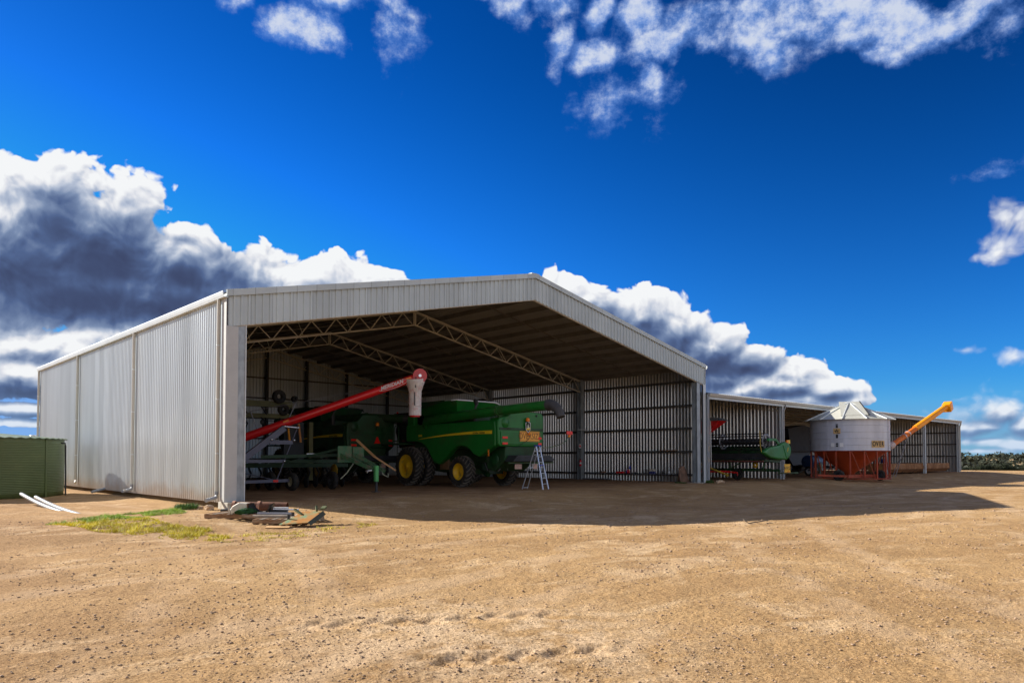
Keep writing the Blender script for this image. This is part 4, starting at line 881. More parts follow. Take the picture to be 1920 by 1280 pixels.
pa = t0 + (t1 - t0) * .36 + Vector((-.35, 0, .95)); pb = t0 + (t1 - t0) * .78 + Vector((0, 0, .23)); tr_.tube([pa, pb], .012, 5); tr_.tube([pa, t0 + (t1 - t0) * .05], .012, 5)
tr_.build('cable_brace', GREY, aug)
wheel(aug, wr.x + .05, wr.y, .40, .26, .20, -1, agri=False, rimm=mat('cream_rim', (.45, .40, .25), .5), z=.40); wheel(aug, wl.x - .1, wl.y, .40, .26, .20, -1, agri=False, rimm=mat('cream_rim', (.45, .40, .25), .5), z=.40)

# ---------------------------------------------------------------- green seeding implement with folded wings
sd_ = thing('seeding_bar', 'old green seeding bar with raised hitch jack and folded wings behind the red auger', 'farm implement', (7.6, 2.7, 0))
def sw(x, y, z): return (x - 7.6, y - 2.7, z)
tg = MB(); tg.beam(sw(7.55, 2.9, .95), sw(6.9, 4.6, 1.6), .12, .16).beam(sw(7.65, 2.9, .95), sw(8.3, 5.0, 1.35), .12, .16).beam(sw(8.6, 3.6, .85), sw(7.7, 4.6, 1.6), .12, .16); tg.build('drawbar', OGREEN, sd_)
MB().box(sw(7.50, 2.66, .45), sw(7.66, 2.80, 1.12)).build('jack_sleeve', mat('bright_green', (.10, .42, .12), .5, 0, .1), sd_, bevel=.01)
MB().box(sw(7.54, 2.69, .02), sw(7.63, 2.77, .45)).box(sw(7.42, 2.6, .0), sw(7.75, 2.88, .03)).build('jack_leg', DGREY, sd_)
MB().tube([sw(7.35, 2.75, .92), sw(7.1, 2.8, .9), sw(7.2, 2.85, .85)], .045, 8).build('coupling', CHROME, sd_)
MB().box(sw(6.75, 4.5, 1.25), sw(7.45, 4.54, 1.98)).build('hitch_plate', OGREEN, sd_, bevel=.02); MB().box(sw(7.6, 4.7, 1.2), sw(8.2, 4.74, 1.95)).build('hitch_plate', OGREEN, sd_, bevel=.02)
MB().beam(sw(7.5, 4.2, 2.25), sw(8.0, 3.5, 1.5), .09, .09).beam(sw(8.0, 3.5, 1.5), sw(8.7, 2.9, .9), .07, .07).build('lift_ram', mat('rusty_ram', (.45, .24, .10), .5, .1), sd_)
m_ = MB(); m_.tube([sw(7.8, 2.8, 1.2), sw(7.9, 2.7, .75), sw(8.1, 2.6, .62), sw(8.15, 2.7, .8)], .02, 6).tube([sw(7.4, 4.3, 1.2), sw(6.9, 4.0, .8), sw(6.6, 4.0, .55)], .025, 6); m_.build('hose', mat('pale_hose', (.35, .36, .25), .6), sd_)
fb = MB(); fb.beam(sw(4.2, 6.6, 1.50), sw(7.5, 5.4, 1.58), .14, .14).beam(sw(4.4, 7.4, 1.3), sw(8.4, 7.0, 1.3), .16, .16).beam(sw(6.0, 5.8, 1.52), sw(7.1, 4.6, 1.9), .08, .1)
for x in (4.8, 5.9, 7.0): fb.beam(sw(x, 6.4, 1.5), sw(x, 9.6, 1.1), .12, .12)
fb.beam(sw(2.5, 8.2, 1.1), sw(9.4, 8.2, 1.1), .18, .18).beam(sw(2.5, 9.6, 1.1), sw(9.4, 9.6, 1.1), .16, .16); fb.build('main_frame', mat('shaded_frame_green', (.014, .050, .020), .6, 0, .2, 3), sd_)  # frame green darkened to paint in the shade behind the auger
MB().box(sw(6.0, 5.9, 1.50), sw(6.45, 5.92, 1.66)).build('white_plate', WHITE, sd_)
for i in range(14):
    x = 2.9 + i * .48; c_ = MB(); c_.beam(sw(x, 8.2, 1.05), sw(x, 7.9, .75), .05, .09).beam(sw(x, 7.9, .75), sw(x + .02, 8.3, .3), .04, .06).lathe([(0, -.01), (.27, -.004), (.27, .004), (0, .01)], sw(x + .05, 8.35, .30), 'X', 20)
    c_.build('coulter', DGREY, sd_)
for x, y, r_ in ((7.55, 6.6, .42), (5.0, 7.6, .42)): wheel(sd_, x - 7.6, y - 2.7, r_, .24, .22, -1, agri=False, z=r_, rimm=DGREY)  # rims drawn dark, the shade put into their colour
MB().lathe([(0, -.02), (.30, -.01), (.32, .03), (.26, .05)], sw(8.2, 7.4, .85), 'X', 24).build('yellow_disc', mat('dim_yellow', (.35, .20, .01), .6), sd_)
# folded wings
wg = MB(); wg.beam(sw(3.2, 12, 4.23), sw(8.3, 12, 4.23), .22, .30).beam(sw(3.2, 12, 3.62), sw(8.6, 12, 3.62), .2, .22); wo = wg.build('folded_wing', OLIVE, sd_)
for x in (4.6, 5.6, 6.6, 7.6, 8.2):
    c_ = MB(); z = 3.62
    c_.beam(sw(x, 11.9, z - .1), sw(x + .15, 11.6, z - .45), .06, .08).beam(sw(x + .15, 11.6, z - .45), sw(x, 11.8, z - .9), .04, .06).lathe([(0, -.02), (.15, -.02), (.15, .02), (0, .02)], sw(x, 11.7, z - .35), 'Y', 12).beam(sw(x, 11.9, z + .45), sw(x + .2, 11.7, z + .05), .06)
    c_.build('tyne', DGREY, wo)
for x, z, r_ in ((7.5, 4.62, .36), (7.75, 3.95, .30), (8.35, 4.55, .16)): MB().lathe([(r_ * .4, -.1), (r_ * .9, -.12), (r_, -.06), (r_, .06), (r_ * .9, .12), (r_ * .4, .1)], sw(x, 11.8, z), 'Y', 24).build('gauge_wheel', RUB, wo)
ps = MB(); ps.beam(sw(8.75, 10.8, .3), sw(8.75, 10.8, 3.3), .22, .22); ps.build('wing_post', OLIVE, sd_)
bw = MB(); bw.box(sw(7.4, 11.0, 1.2), sw(8.5, 11.3, 3.3)); bw.build('vertical_box', BLK, sd_)
for x in (7.5, 8.1): MB().tube([sw(x, 10.8, 3.2), sw(x + .12, 10.8, 2.25)], .055, 10).build('lift_cylinder', ORG if x < 8 else mat('worn_orange', (.75, .30, .08), .5), sd_)

# ---------------------------------------------------------------- bits along the right wall
XW = WS - .17
fe = thing('fire_extinguisher', 'small red fire extinguisher hanging low on the middle right column', 'fire extinguisher', (28.02, 9.27, .9))
MB().lathe([(0, 0), (.075, .0), (.08, .03), (.08, .36), (.05, .43), (.02, .45)], (0, -.06, 0), n=20).build('cylinder', RED, fe)
MB().box((-.03, -.09, .45), (.05, -.03, .50)).build('valve', BLK, fe); MB().lathe([(.082, .14), (.082, .26)], (0, -.06, 0), n=20).build('instruction_label', WHITE, fe)
fs = MB().box((27.93, 9.255, 2.12), (28.13, 9.262, 2.40)).build('fire_sign', WHITE); tag(fs, 'small white and red fire extinguisher sign on the middle right column', 'sign')
MB().prism([(27.96, 2.2), (28.10, 2.2), (28.10, 2.28), (28.03, 2.36), (27.96, 2.28)], 9.248, 9.254, 'Y').build('pictogram', REDL, fs)
pl = MB().tube([(27.75, 9.2, 3.38), (28.62, 9.2, 3.38)], .035, 8).build('light_tube', WHITE); tag(pl, 'white horizontal batten tube fixed across the middle right column', 'light fitting')
shelf = MB().box((XW - .18, .9, .42), (XW - .005, 9.2, .455)).build('wall_shelf', GREY); tag(shelf, 'low steel shelf rail running along the right wall inside', 'shelf')
for (y, lab, nm, c_, m1_) in ((7.6, 'tan cardboard carton on the low wall shelf nearest the middle column', 'carton', (.18, .3, .12), mat('carton', (.30, .16, .10), .8)), (6.15, 'flat red tray on the low wall shelf', 'tray', (.2, .55, .12), RED), (3.6, 'blue and cream tin box on the low wall shelf', 'tin_box', (.2, .42, .28), mat('tin_blue', (.06, .07, .22), .5)), (4.95, 'small dark tool case on the low wall shelf', 'tool_case', (.16, .26, .1), DGREY)):
    if nm == 'tin_box':
        T = thing(nm, lab, 'box', (XW - .10, y, .457)); MB().box((-.09, -.2, 0), (.07, .2, .16)).build('lower_half', m1_, T, bevel=.01); MB().box((-.09, -.2, .162), (.07, .2, .30)).build('lid', CREAM, T, bevel=.01)
    elif nm == 'tray':
        T = MB(); T.box((-.09, -.27, 0), (.07, .27, .02)).box((-.09, -.27, .02), (-.075, .27, .12)).box((.055, -.27, .02), (.07, .27, .12)).box((-.075, -.27, .02), (.055, -.255, .12)).box((-.075, .255, .02), (.055, .27, .12)); T = T.build(nm, RED); T.location = (XW - .10, y, .457); tag(T, lab, 'tray')
    else:
        T = thing(nm, lab, 'box', (XW - .10, y, .457)); MB().box((-.08, -c_[1] / 2, 0), (.07, c_[1] / 2, c_[2])).build('case_body', m1_, T, bevel=.012); MB().box((-.085, -.04, c_[2] * .6), (-.0805, .04, c_[2] * .85)).build('latch', TRIM, T)
bt_ = thing('bottle_bag', 'clear bag of red and blue bottles standing on the low wall shelf', 'bag', (XW - .1, 5.5, .457))
for i, c_ in enumerate((BLUEP, RED, RED, BLUEP)): MB().lathe([(0, 0), (.045, 0), (.05, .14), (.02, .2), (.02, .24), (0, .24)], (-.02 + .03 * (i % 2), -.15 + i * .09, .02 if i != 0 else .28), n=12).build('bottle', c_, bt_)
for y, rr2, lab, m2_ in ((2.75, .08, 'dark round bottle near the right end of the low wall shelf', DGREY), (2.35, .07, 'small white roll near the right end of the low wall shelf', WHITE)):
    o = MB().lathe([(0, 0), (rr2, 0), (rr2 * 1.05, .1), (rr2 * .8, .18), (rr2 * .3, .24 if rr2 > .075 else .19), (0, .24 if rr2 > .075 else .19)], (XW - .09, y, .457), n=16).build('jar' if rr2 > .075 else 'tape_roll', m2_); tag(o, lab, 'jar' if rr2 > .075 else 'roll')
# shelf boards up on the girt
o = MB().box((XW - .2, 1.8, 1.90), (XW - .01, 3.0, 1.94)).build('plank', mat('plank_brown', (.26, .12, .05), .8)); tag(o, 'short brown plank lying on the wall rail near the front right corner', 'plank')
# folded canvas in the corner
def blob(name, c, r, m, seed, n=20, flat=(1, 1, 1), amp=.25, parent=None):
    rg = np.random.default_rng(seed); b_ = MB(); prof = []
    vs = []; rings = 9
    for i in range(rings + 1):
        ph = PI * i / rings
        for k in range(n):
            t = 2 * PI * k / n; x, y, z = math.sin(ph) * math.cos(t), math.sin(ph) * math.sin(t), math.cos(ph)
            q = 1 + amp * (float(vnoise(np.array([x * 2.2 + 7 + seed]), np.array([y * 2.2 + z * 1.7 + 3]), seed)[0]) * 2)
            vs.append((c[0] + r * flat[0] * x * q, c[1] + r * flat[1] * y * q, c[2] + r * flat[2] * z * q))
    fs = [(i * n + k, i * n + (k + 1) % n, (i + 1) * n + (k + 1) % n, (i + 1) * n + k) for i in range(rings) for k in range(n)]
    b_.add(vs, fs, False); return b_.build(name, m, parent)
o = MB(); o.add([(27.35, .75, 0), (28.1, .62, 0), (28.3, .9, 0), (27.6, 1.15, 0), (27.30, .85, .72), (27.75, .78, 1.02), (28.12, .86, .72), (27.6, 1.05, .9)], [(0, 1, 6, 5, 4), (1, 2, 6), (2, 3, 7, 6), (3, 0, 4, 7), (4, 5, 7), (5, 6, 7)])
tag(o.build('folded_canvas', SACK, bevel=.03), 'brown folded canvas leaning in the front right corner of the shed', 'canvas')
# strewn pipe and rocks
o = MB().tube([(28.0, 9.0, .06), (28.3, 6.9, .06)], .045, 10).build('steel_pipe', GREY); tag(o, 'grey steel pipe lying on the floor at the middle right column', 'pipe')
ROCKS = [(28.9, -.85, .17, 'brown rock lying at the foot of the white corner posts, nearer the shed'), (29.45, -.75, .13, 'pale pinkish rock beside the white corner posts'), (-.55, -.15, .13, 'pale limestone rock at the foot of the left front corner'), (-.62, .5, .1, 'smaller rock beside the elbow of the front downpipe'), (-.5, 1.5, .09, 'rock under the left wall near the front downpipe'), (-1.2, 20.2, .16, 'pale rock at the far base of the left wall by the tank')]
for i, (x, y, r_, lab) in enumerate(ROCKS):
    tag(blob('rock', (x, y, gz(x, y) + r_ * .4), r_, ROCK, 40 + i, 12, (1.2, 1, .7), .45), lab, 'rock', 'rocks along the shed walls')
# low weeds by the right corner
def leafy(name, c, n, rad, hgt, m, seed, blade=.012, lab=None, cat='weed', ln=.12):
    r2 = np.random.default_rng(seed); b_ = MB()
    for _ in range(n):
        a = r2.uniform(0, 2 * PI); q = rad * math.sqrt(r2.uniform(0, 1)); x, y = c[0] + q * math.cos(a), c[1] + q * math.sin(a); z = c[2]
        l = ln * r2.uniform(.5, 1.2); t = r2.uniform(0, 2 * PI); lean = r2.uniform(.1, .9) * l; wx, wy = -math.sin(t) * blade, math.cos(t) * blade
        tx, ty = x + math.cos(t) * lean, y + math.sin(t) * lean; h0 = r2.uniform(0, .5) * hgt * (1 - q / rad * .5)
        b_.add([(x - wx, y - wy, z + h0), (x + wx, y + wy, z + h0), (tx, ty, z + h0 + hgt * r2.uniform(.4, 1) * .6)], [(0, 1, 2)])
    o = b_.build(name, m); 
    if lab: tag(o, lab, cat)
    return o
WEED = mat('weed_green', (.05, .11, .02), .7, 0, .4, 9)
leafy('weed', (28.3, -.62, gz(28.3, -.6)), 260, .25, .28, WEED, 3, lab='small dark weed by the concrete footing of the right front column')
leafy('weed', (26.7, .3, gz(26.7, .3)), 260, .35, .12, WEED, 4, lab='low flat dark weed on the floor left of the right front column')
leafy('weed', (-.95, .75, gz(-.95, .75)), 900, .38, .26, mat('tuft_green', (.06, .15, .015), .7, 0, .4, 9), 5, .01, lab='green weed tuft growing between the wall and the grass patch')

# ---------------------------------------------------------------- grass patch
def grass_patch():
    poly1 = [(-5.6, -2.6), (-4.9, -1.7), (-3.9, -.9), (-2.9, -.35), (-1.9, .3), (-1.3, .5), (-1.5, -.3), (-2.1, -1.2), (-2.6, -2.2), (-2.5, -3.3), (-2.7, -4.6), (-2.7, -6.4), (-2.9, -7.8), (-3.5, -7.6), (-4.0, -5.9), (-4.7, -4.7), (-5.4, -3.5)]
    def inp(x, y, P):
        r = np.zeros(len(x), bool); j = len(P) - 1
        for i in range(len(P)):
            xi, yi = P[i]; xj, yj = P[j]; c = ((yi > y) != (yj > y)) & (x < (xj - xi) * (y - yi) / (yj - yi + 1e-9) + xi); r ^= c; j = i
        return r
    n = 115000; x = rng.uniform(-6.2, 1.8, n); y = rng.uniform(-9.5, 1, n)
    nzv = vnoise(x * 2.3, y * 2.3, 51) + .6 * vnoise(x * 6, y * 6, 52)
    xx = x + .5 * vnoise(x * 1.3, y * 1.3, 53); yy = y + .5 * vnoise(x * 1.3 + 9, y * 1.3, 54)
    ins = inp(xx, yy, poly1)
    bare = inp(xx, yy, [(-3.2, -2.0), (-2.3, -2.3), (-2.2, -5.2), (-2.6, -5.6), (-3.0, -3.7)])
    k1 = ins & ~bare & (nzv > -.16)
    sparse = (np.hypot((x + .9) / 1.6, (y + 7.1) / .55) < 1) | (np.hypot((x - .6) / 1.0, (y + 6.6) / .45) < 1) | (np.hypot((x + 2.2) / 1.2, (y + 8.1) / .5) < 1)
    k = k1 | (sparse & (nzv > .12) & (rng.uniform(0, 1, n) < .5))
    x, y = x[k], y[k]; sp_k = sparse[k] & ~k1[k]; n = len(x)
    g2 = (y > -2.6 + .5 * vnoise(x * 1.7, y * 1.7, 56)) & ~sp_k
    z = gheight(x, y); h = rng.uniform(.025, .080, n) * (.8 + .9 * ss(.0, .3, vnoise(x * 5, y * 5, 91))) * np.where(sp_k, .7, 1); t = rng.uniform(0, 2 * PI, n); w = .006; le = h * rng.uniform(.3, 1.3, n)
    for nm, sel, colr, lab in (('green_grass', g2, (.26, .42, .02), 'fresh green grass at the back of the patch beside the left wall'), ('yellow_grass', ~g2, (.60, .53, .015), 'yellowing grass fringe along the front of the patch')):
        xs, ys, zs, hs, ts, ls = x[sel], y[sel], z[sel], h[sel], t[sel], le[sel]; m = len(xs)
        V = np.zeros((m, 3, 3)); wx, wy = -np.sin(ts) * w, np.cos(ts) * w
        V[:, 0] = np.stack([xs - wx, ys - wy, zs - .004], -1); V[:, 1] = np.stack([xs + wx, ys + wy, zs - .004], -1); V[:, 2] = np.stack([xs + np.cos(ts) * ls, ys + np.sin(ts) * ls, zs + hs], -1)
        me = bpy.data.meshes.new(nm); me.vertices.add(m * 3); me.vertices.foreach_set('co', V.ravel()); me.loops.add(m * 3); me.loops.foreach_set('vertex_index', np.arange(m * 3))
        me.polygons.add(m); me.polygons.foreach_set('loop_start', np.arange(0, m * 3, 3)); me.polygons.foreach_set('loop_total', np.full(m, 3)); me.update()
        mm = mat(nm + '_blades', colr, .7, 0, .45, 2.5); bs = mm.node_tree.nodes['Principled BSDF']; bs.inputs['Transmission Weight'].default_value = 0
        me.materials.append(mm); o = bpy.data.objects.new(nm, me); S.collection.objects.link(o); tag(o, lab, 'grass', kind='stuff')
grass_patch()

# ---------------------------------------------------------------- pallets and scrap
def pallet(loc, rz, label, L=1.25, Wd=1.1, m=WOOD):
    P_ = thing('pallet', label, 'pallet', loc, rz, 'pallets of scrap before the left front corner')
    for y in (-Wd / 2 + .03, 0, Wd / 2 - .03): MB().box((-L / 2, y - .025, .02), (L / 2, y + .025, .115)).build('stringer', m, P_, bevel=.005)
    for k in range(7):
        x = -L / 2 + .06 + k * (L - .12) / 6; MB().box((x - .045, -Wd / 2, .117), (x + .045, Wd / 2, .135)).build('deck_board', WOODG if k % 2 else m, P_)
    for x in (-L / 2 + .06, 0, L / 2 - .06): MB().box((x - .045, -Wd / 2, .0), (x + .045, Wd / 2, .018)).build('base_board', m, P_)
    return P_
def setz(x, y, dz=0): return (x, y, gz(x, y) + dz)
PA = (-1.03, -3.62); PB = (-.60, -5.15); PC = (.0, -5.35)
pallet(setz(*PA, .0), R_(-52), 'rear left pallet carrying the white canister and rusty rings', 1.45, 1.2)
pallet(setz(*PB, .0), R_(-45), 'middle pallet carrying the grey beams and pipes', 1.1, .9)
pallet(setz(.25, -5.0, .0), R_(-15), 'right hand pallet half hidden under the rusty green plate', .9, .9, WOODG)
def at(x, y, z): return (x, y, z)
zA = gz(*PA) + .14; zB = gz(*PB) + .14
for i, (x, y, lab) in enumerate(((-.35, -2.6, 'farther rusty brown steel drum ring behind the pallets'), (.02, -3.5, 'nearer rusty brown steel drum ring behind the pallets'))):
    T = thing('drum_ring', lab, 'drum', (x, y, gz(x, y) + .0), R_(-40), 'rusty drum rings behind the pallets')
    T.scale = (1, 1, 1)
    z0_ = .12
    MB().tube([(-.40, 0, .23), (.42, 0, .21)], .155, 24, cap=False).build('drum_shell', RUST, T); MB().tube([(-.44, 0, .232), (-.36, 0, .23)], .175, 24).build('drum_rim', mat('pale_rust', (.42, .22, .14), .8, 0, .15), T)
    MB().box((-.3, -.12, 0), (.36, .12, .07)).build('cradle', WOOD, T)
cn = thing('canister', 'cream plastic canister with dark spout lying on the rear left pallet', 'canister', (-1.12, -3.9, zA), R_(-48))
MB().prism([(-.22, 0), (.25, 0), (.25, .28), (.0, .30), (-.18, .2), (-.28, .06)], -.15, .15, 'Y').build('canister_body', CREAM, cn, bevel=.04, seg=3); MB().tube([(-.22, 0, .08), (-.36, 0, .09)], .03).build('neck', WHITE, cn); MB().tube([(-.36, 0, .09), (-.58, 0, .07)], .035).build('spout', DGREY, cn)
MB().box((.252, -.15, .02), (.27, .15, .28)).build('end_cap', RUST, cn)
o = MB().lathe([(.29, -.16), (.32, -.16), (.32, .16), (.29, .16), (.29, -.16)], (0, 0, 0), 'Y', 24, arc=PI * .9, start=PI * 1.05).build('steel_hoop', mat('hoop_dark', (.06, .06, .055), .45, .5)); o.location = (-.72, -4.35, zA + .30); o.rotation_euler = (R_(8), 0, R_(-48)); tag(o, 'dark half round steel trough lying at the middle of the rear left pallet', 'hoop')
o = MB().prism([(0, 0), (.05, .0), (.02, .12), (.0, .24), (-.015, .12)], -.06, .06, 'Y').build('metal_offcut', CREAM); o.location = (-1.50, -4.02, zA); o.rotation_euler = (0, 0, R_(-30)); tag(o, 'thin pale curved offcut standing on the left end of the rear pallet', 'offcut')
o = blob('green_sack', (-1.1, -4.22, zA + .05), .17, mat('sack_green', (.012, .07, .012), .8, 0, .3, 9), 9, 16, (1.7, .7, .5), .4); o.rotation_euler = (0, 0, 0); tag(o, 'crumpled dark green sack under the cream canister', 'sack')
for i, (x, y, l, dz, rz, r_, m2_, lab) in enumerate(((-.62, -4.95, .95, .09, -48, .045, GREY, 'long grey steel tube lying across the middle pallet'), (-.78, -5.1, 1.0, .045, -44, .04, WOODG, 'weathered pole lying in front of the grey tube on the middle pallet'),
        (-.28, -4.55, .5, .22, -46, .022, WHITE, 'topmost white pipe on the scrap pile'), (-.12, -4.62, .75, .17, -50, .022, ALU, 'longest bright pipe on the scrap pile'), (-.32, -4.68, .45, .13, -47, .02, WHITE, 'lowest white pipe on the scrap pile'))):
    o = MB().tube([(-l / 2, 0, 0), (l / 2, 0, 0)], r_, 14).build('scrap_pipe', m2_); o.location = (x, y, zB + dz); o.rotation_euler = (0, 0, R_(rz)); tag(o, lab, 'pipe', 'pipes on the scrap pallets')
o = MB().box((-.35, -.16, 0), (.35, .16, .10)).box((-.3, -.1, .10), (.2, .1, .17)).build('black_channel', BLK, bevel=.01); o.location = (-.33, -4.7, zB); o.rotation_euler = (0, 0, R_(-47)); tag(o, 'black steel channel under the white pipes on the middle pallet', 'steel channel')
pt = thing('machine_panel', 'bent faded green steel panel with orange rust lying over the pallets', 'steel panel', (-.42, -5.85, gz(-.4, -5.8) + .05), R_(-20))
pt.scale = (.78, .78, .85)
q = MB(); q.add([(-.62, -.32, .0), (.30, -.50, .05), (.95, .42, .34), (.30, .62, .32), (-.62, -.32, -.02), (.30, -.50, .03), (.95, .42, .32), (.30, .62, .30)], [(0, 1, 2, 3), (7, 6, 5, 4), (0, 4, 5, 1), (1, 5, 6, 2), (2, 6, 7, 3), (3, 7, 4, 0)]); q.build('panel_face', MINT, pt)
q = MB(); q.add([(.30, -.50, .05), (.95, .42, .34), (1.05, .40, .22), (.40, -.52, -.05)], [(0, 1, 2, 3), (3, 2, 1, 0)]); q.build('folded_edge', mat('edge_dark', (.06, .07, .05), .7), pt)
MB().beam((.22, .30, .24), (.0, .58, .40), .10, .05).beam((.72, .30, .36), (.72, .46, .48), .07, .09).beam((.92, .40, .40), (1.05, .62, .46), .16, .05).build('bracket', mat('bracket_dark', (.10, .12, .05), .7), pt)
MB().box((-.30, .06, .05), (-.22, .10, .27)).build('lug', DGREY, pt)
o = MB().box((-.30, -.14, 0), (.30, .14, .018)).build('plywood_offcut', mat('ply', (.55, .33, .14), .8, 0, .15)); o.location = setz(-1.02, -6.0, .02); o.rotation_euler = (R_(4), 0, R_(-35)); tag(o, 'flat tan plywood offcut in front of the middle pallet', 'plywood')
o = MB().tube([(0, 0, .01), (.25, -.05, .04), (.5, .03, .02), (.8, -.06, .05), (1.1, .02, .02)], .018, 6).tube([(0, 0, .01), (-.1, .12, .1), (-.06, .14, .14)], .014, 6).build('dry_stick', mat('dry_stick', (.22, .17, .12), .9)); o.location = setz(9.0, -13.8, .01); tag(o, 'dry crooked stick lying at the edge of the roof shadow', 'stick')

# ---------------------------------------------------------------- header on its trailer in the first low bay
hd = thing('harvest_header', 'green draper header with black reel loaded on a trailer in the first low bay', 'harvester header', (34.4, -1.5, 0))
end_poly = [(32.62, 1.80), (33.3, 2.06), (34.0, 2.18), (34.73, 2.24), (35.16, 2.40), (35.65, 2.50), (36.05, 2.42), (36.3, 2.15), (36.32, 1.8), (36.1, 1.5), (35.7, 1.33), (34.64, 1.36), (33.61, 1.46), (33.05, 1.64)]
ep = [(x - 34.4, z) for x, z in end_poly]
e_ = MB().prism(ep, -.22, .10, 'Y').build('end_shield', GREEN, hd, bevel=.10, seg=4)
cx_, cz_ = .35, 1.85
MB().prism([(cx_ + (x - cx_) * .9 if x > .5 else cx_ + (x - cx_) * .6, cz_ + (z - cz_) * .8) for x, z in ep if x > .6] , -.25, -.2, 'Y').build('end_door', GREEN, e_, bevel=.05)
text('lettering', '740', .22, DECAL, e_, (1.35, -.262, 1.98), (PI / 2, R_(-70), 0), .002)
MB().box((1.55, -.2, 2.38), (1.78, -.1, 2.62)).build('rear_flag', DECAL, e_); MB().box((1.32, -.23, 2.42), (1.52, -.12, 2.6)).build('marker_lamp', ORL, e_, bevel=.02)
MB().tube([(-1.78, -.1, 1.82), (-1.9, -.08, 2.2), (-1.88, -.05, 3.15)], .02, 6).build('crop_divider_rod', BROWNHOSE, hd)
Lh = 10.6
bd = MB().prism([(-1.2, 1.25), (.9, 1.15), (1.5, 1.5), (1.5, 2.2), (1.2, 2.25), (1.0, 1.6), (-.9, 1.35)], .1, Lh, 'Y').build('header_pan', DGREEN, hd)
MB().box((-.95, .1, 1.36), (.95, Lh, 1.75)).build('draper_belt', TARP, hd)
MB().box((-1.25, .1, 1.2), (-1.15, Lh, 1.3)).build('cutter_bar', mat('rusty_bar', (.12, .03, .02), .7), hd)
rc = (-.35, 2.50); reel = MB().tube([(rc[0], .3, rc[1]), (rc[0], Lh - .3, rc[1])], .14, 12).build('reel_tube', DGREY, hd)
for k in range(6):
    t = R_(60 * k + 20); x, z = rc[0] + .58 * math.cos(t), rc[1] + .52 * math.sin(t)
    MB().tube([(x, .3, z), (x, Lh - .3, z)], .035, 8).build('reel_bat', BLK, reel)
for y in (.35, 3.4, 6.6, Lh - .4):
    s_ = MB()
    for k in range(6):
        t = R_(60 * k + 20); s_.beam((rc[0], y, rc[1]), (rc[0] + .58 * math.cos(t), y, rc[1] + .52 * math.sin(t)), .05, .03)
    s_.lathe([(.40, -.02), (.52, -.02), (.52, .02), (.40, .02)], (rc[0], y, rc[1]), 'Y', 24)
    s_.build('reel_spider', GREY, reel)
MB().beam((-.9, -.05, 2.6), (.1, -.05, 2.62), .12, .16).beam((.1, -.05, 2.62), (.85, .0, 2.2), .1, .16).build('reel_arm', GREEN, hd)
trl = thing('header_trailer', 'long green header trailer with yellow hub carrying the header', 'trailer', (34.6, -1.5, 0))
MB().beam((0, -.3, .66), (0, 10.5, .66), .14, .16).beam((.9, .8, .7), (.9, 10, .7), .1, .12).beam((0, 2, .62), (.9, 2, .62), .1).beam((-.2, -.3, .5), (1.75, -.6, .5), .09, .1).build('trailer_beam', DGREEN, trl)
MB().beam((0, .9, .7), (-.1, .7, 1.2), .08).beam((0, 3.2, .7), (-.1, 3.2, 1.2), .1).beam((0, 3.2, .7), (0, 2.4, 1.2), .07).build('support_arm', OGREEN, trl)
for y in (2.6, 8.5, 9.4): wheel(trl, -.25, y, .36, .22, .2, -1, agri=False, rimm=DGREY, z=.36)
MB().lathe([(.05, -.03), (.17, -.02), (.19, .0), (.17, .03)], (-.1, 1.35, 1.0), 'X', 20).build('hub', YEL, trl)
oversize(trl, .80, .54, SIGNY, (.06, -.74, .80), name='warning_sign', size=.34)
MB().box((.06, -.775, .54), (.22, -.765, .64)).build('marker_lamp', ORL, trl)
rt = thing('flatbed_trailer', 'small red tandem trailer with white wheel rims under the header', 'trailer', (34.2, 3.2, 0))
MB().box((-.9, -1.5, .50), (.3, 3.2, .62)).build('trailer_bed', RED, rt); MB().beam((-.3, -1.5, .55), (-.3, -2.4, .5), .1).beam((-.3, -2.4, .5), (-.3, -2.4, .3), .05).build('drawbar', RED, rt)
for y in (-.45, .55): wheel(rt, -1.0, y, .34, .2, .2, -1, agri=False, rimm=WHITE, z=.34)
yp = MB().tube([(33.0, 4.2, 1.45), (33.0, 1.0, .35)], .06, 12).build('filling_pipe', BROWNHOSE); tag(yp, 'yellow filling pipe sloping down beside the red trailer', 'pipe'); 
MB().lathe([(.1, -.08), (.12, 0), (.1, .1)], (33.0, 1.0, .35), 'Y', 12).build('pipe_end', BROWNHOSE, yp)
rh = thing('red_hopper', 'small red funnel hopper with grey lid on a white pole by the shed corner', 'hopper', (33.2, 2.1, 0))
q = MB(); q.add([(-.5, -.7, 3.88), (.5, -.7, 3.88), (.5, .9, 3.88), (-.5, .9, 3.88), (-.2, .4, 3.05), (.2, .4, 3.05), (.2, .8, 3.05), (-.2, .8, 3.05)], [(k, (k + 1) % 4, 4 + (k + 1) % 4, 4 + k) for k in range(4)] + [(7, 6, 5, 4)]); q.build('funnel', RED, rh)
MB().prism([(-.85, 3.88), (1.0, 3.88), (.5, 4.05), (-.3, 4.1)], -.6, .6, 'X').build('lid', GREY, rh)
MB().tube([(-.55, -.1, 4.05), (-.52, -.12, 1.0)], .035, 10).build('pole', WHITE, rh); MB().tube([(.3, .6, 3.1), (.3, .6, .0)], .03, 8).build('leg', DGREY, rh)

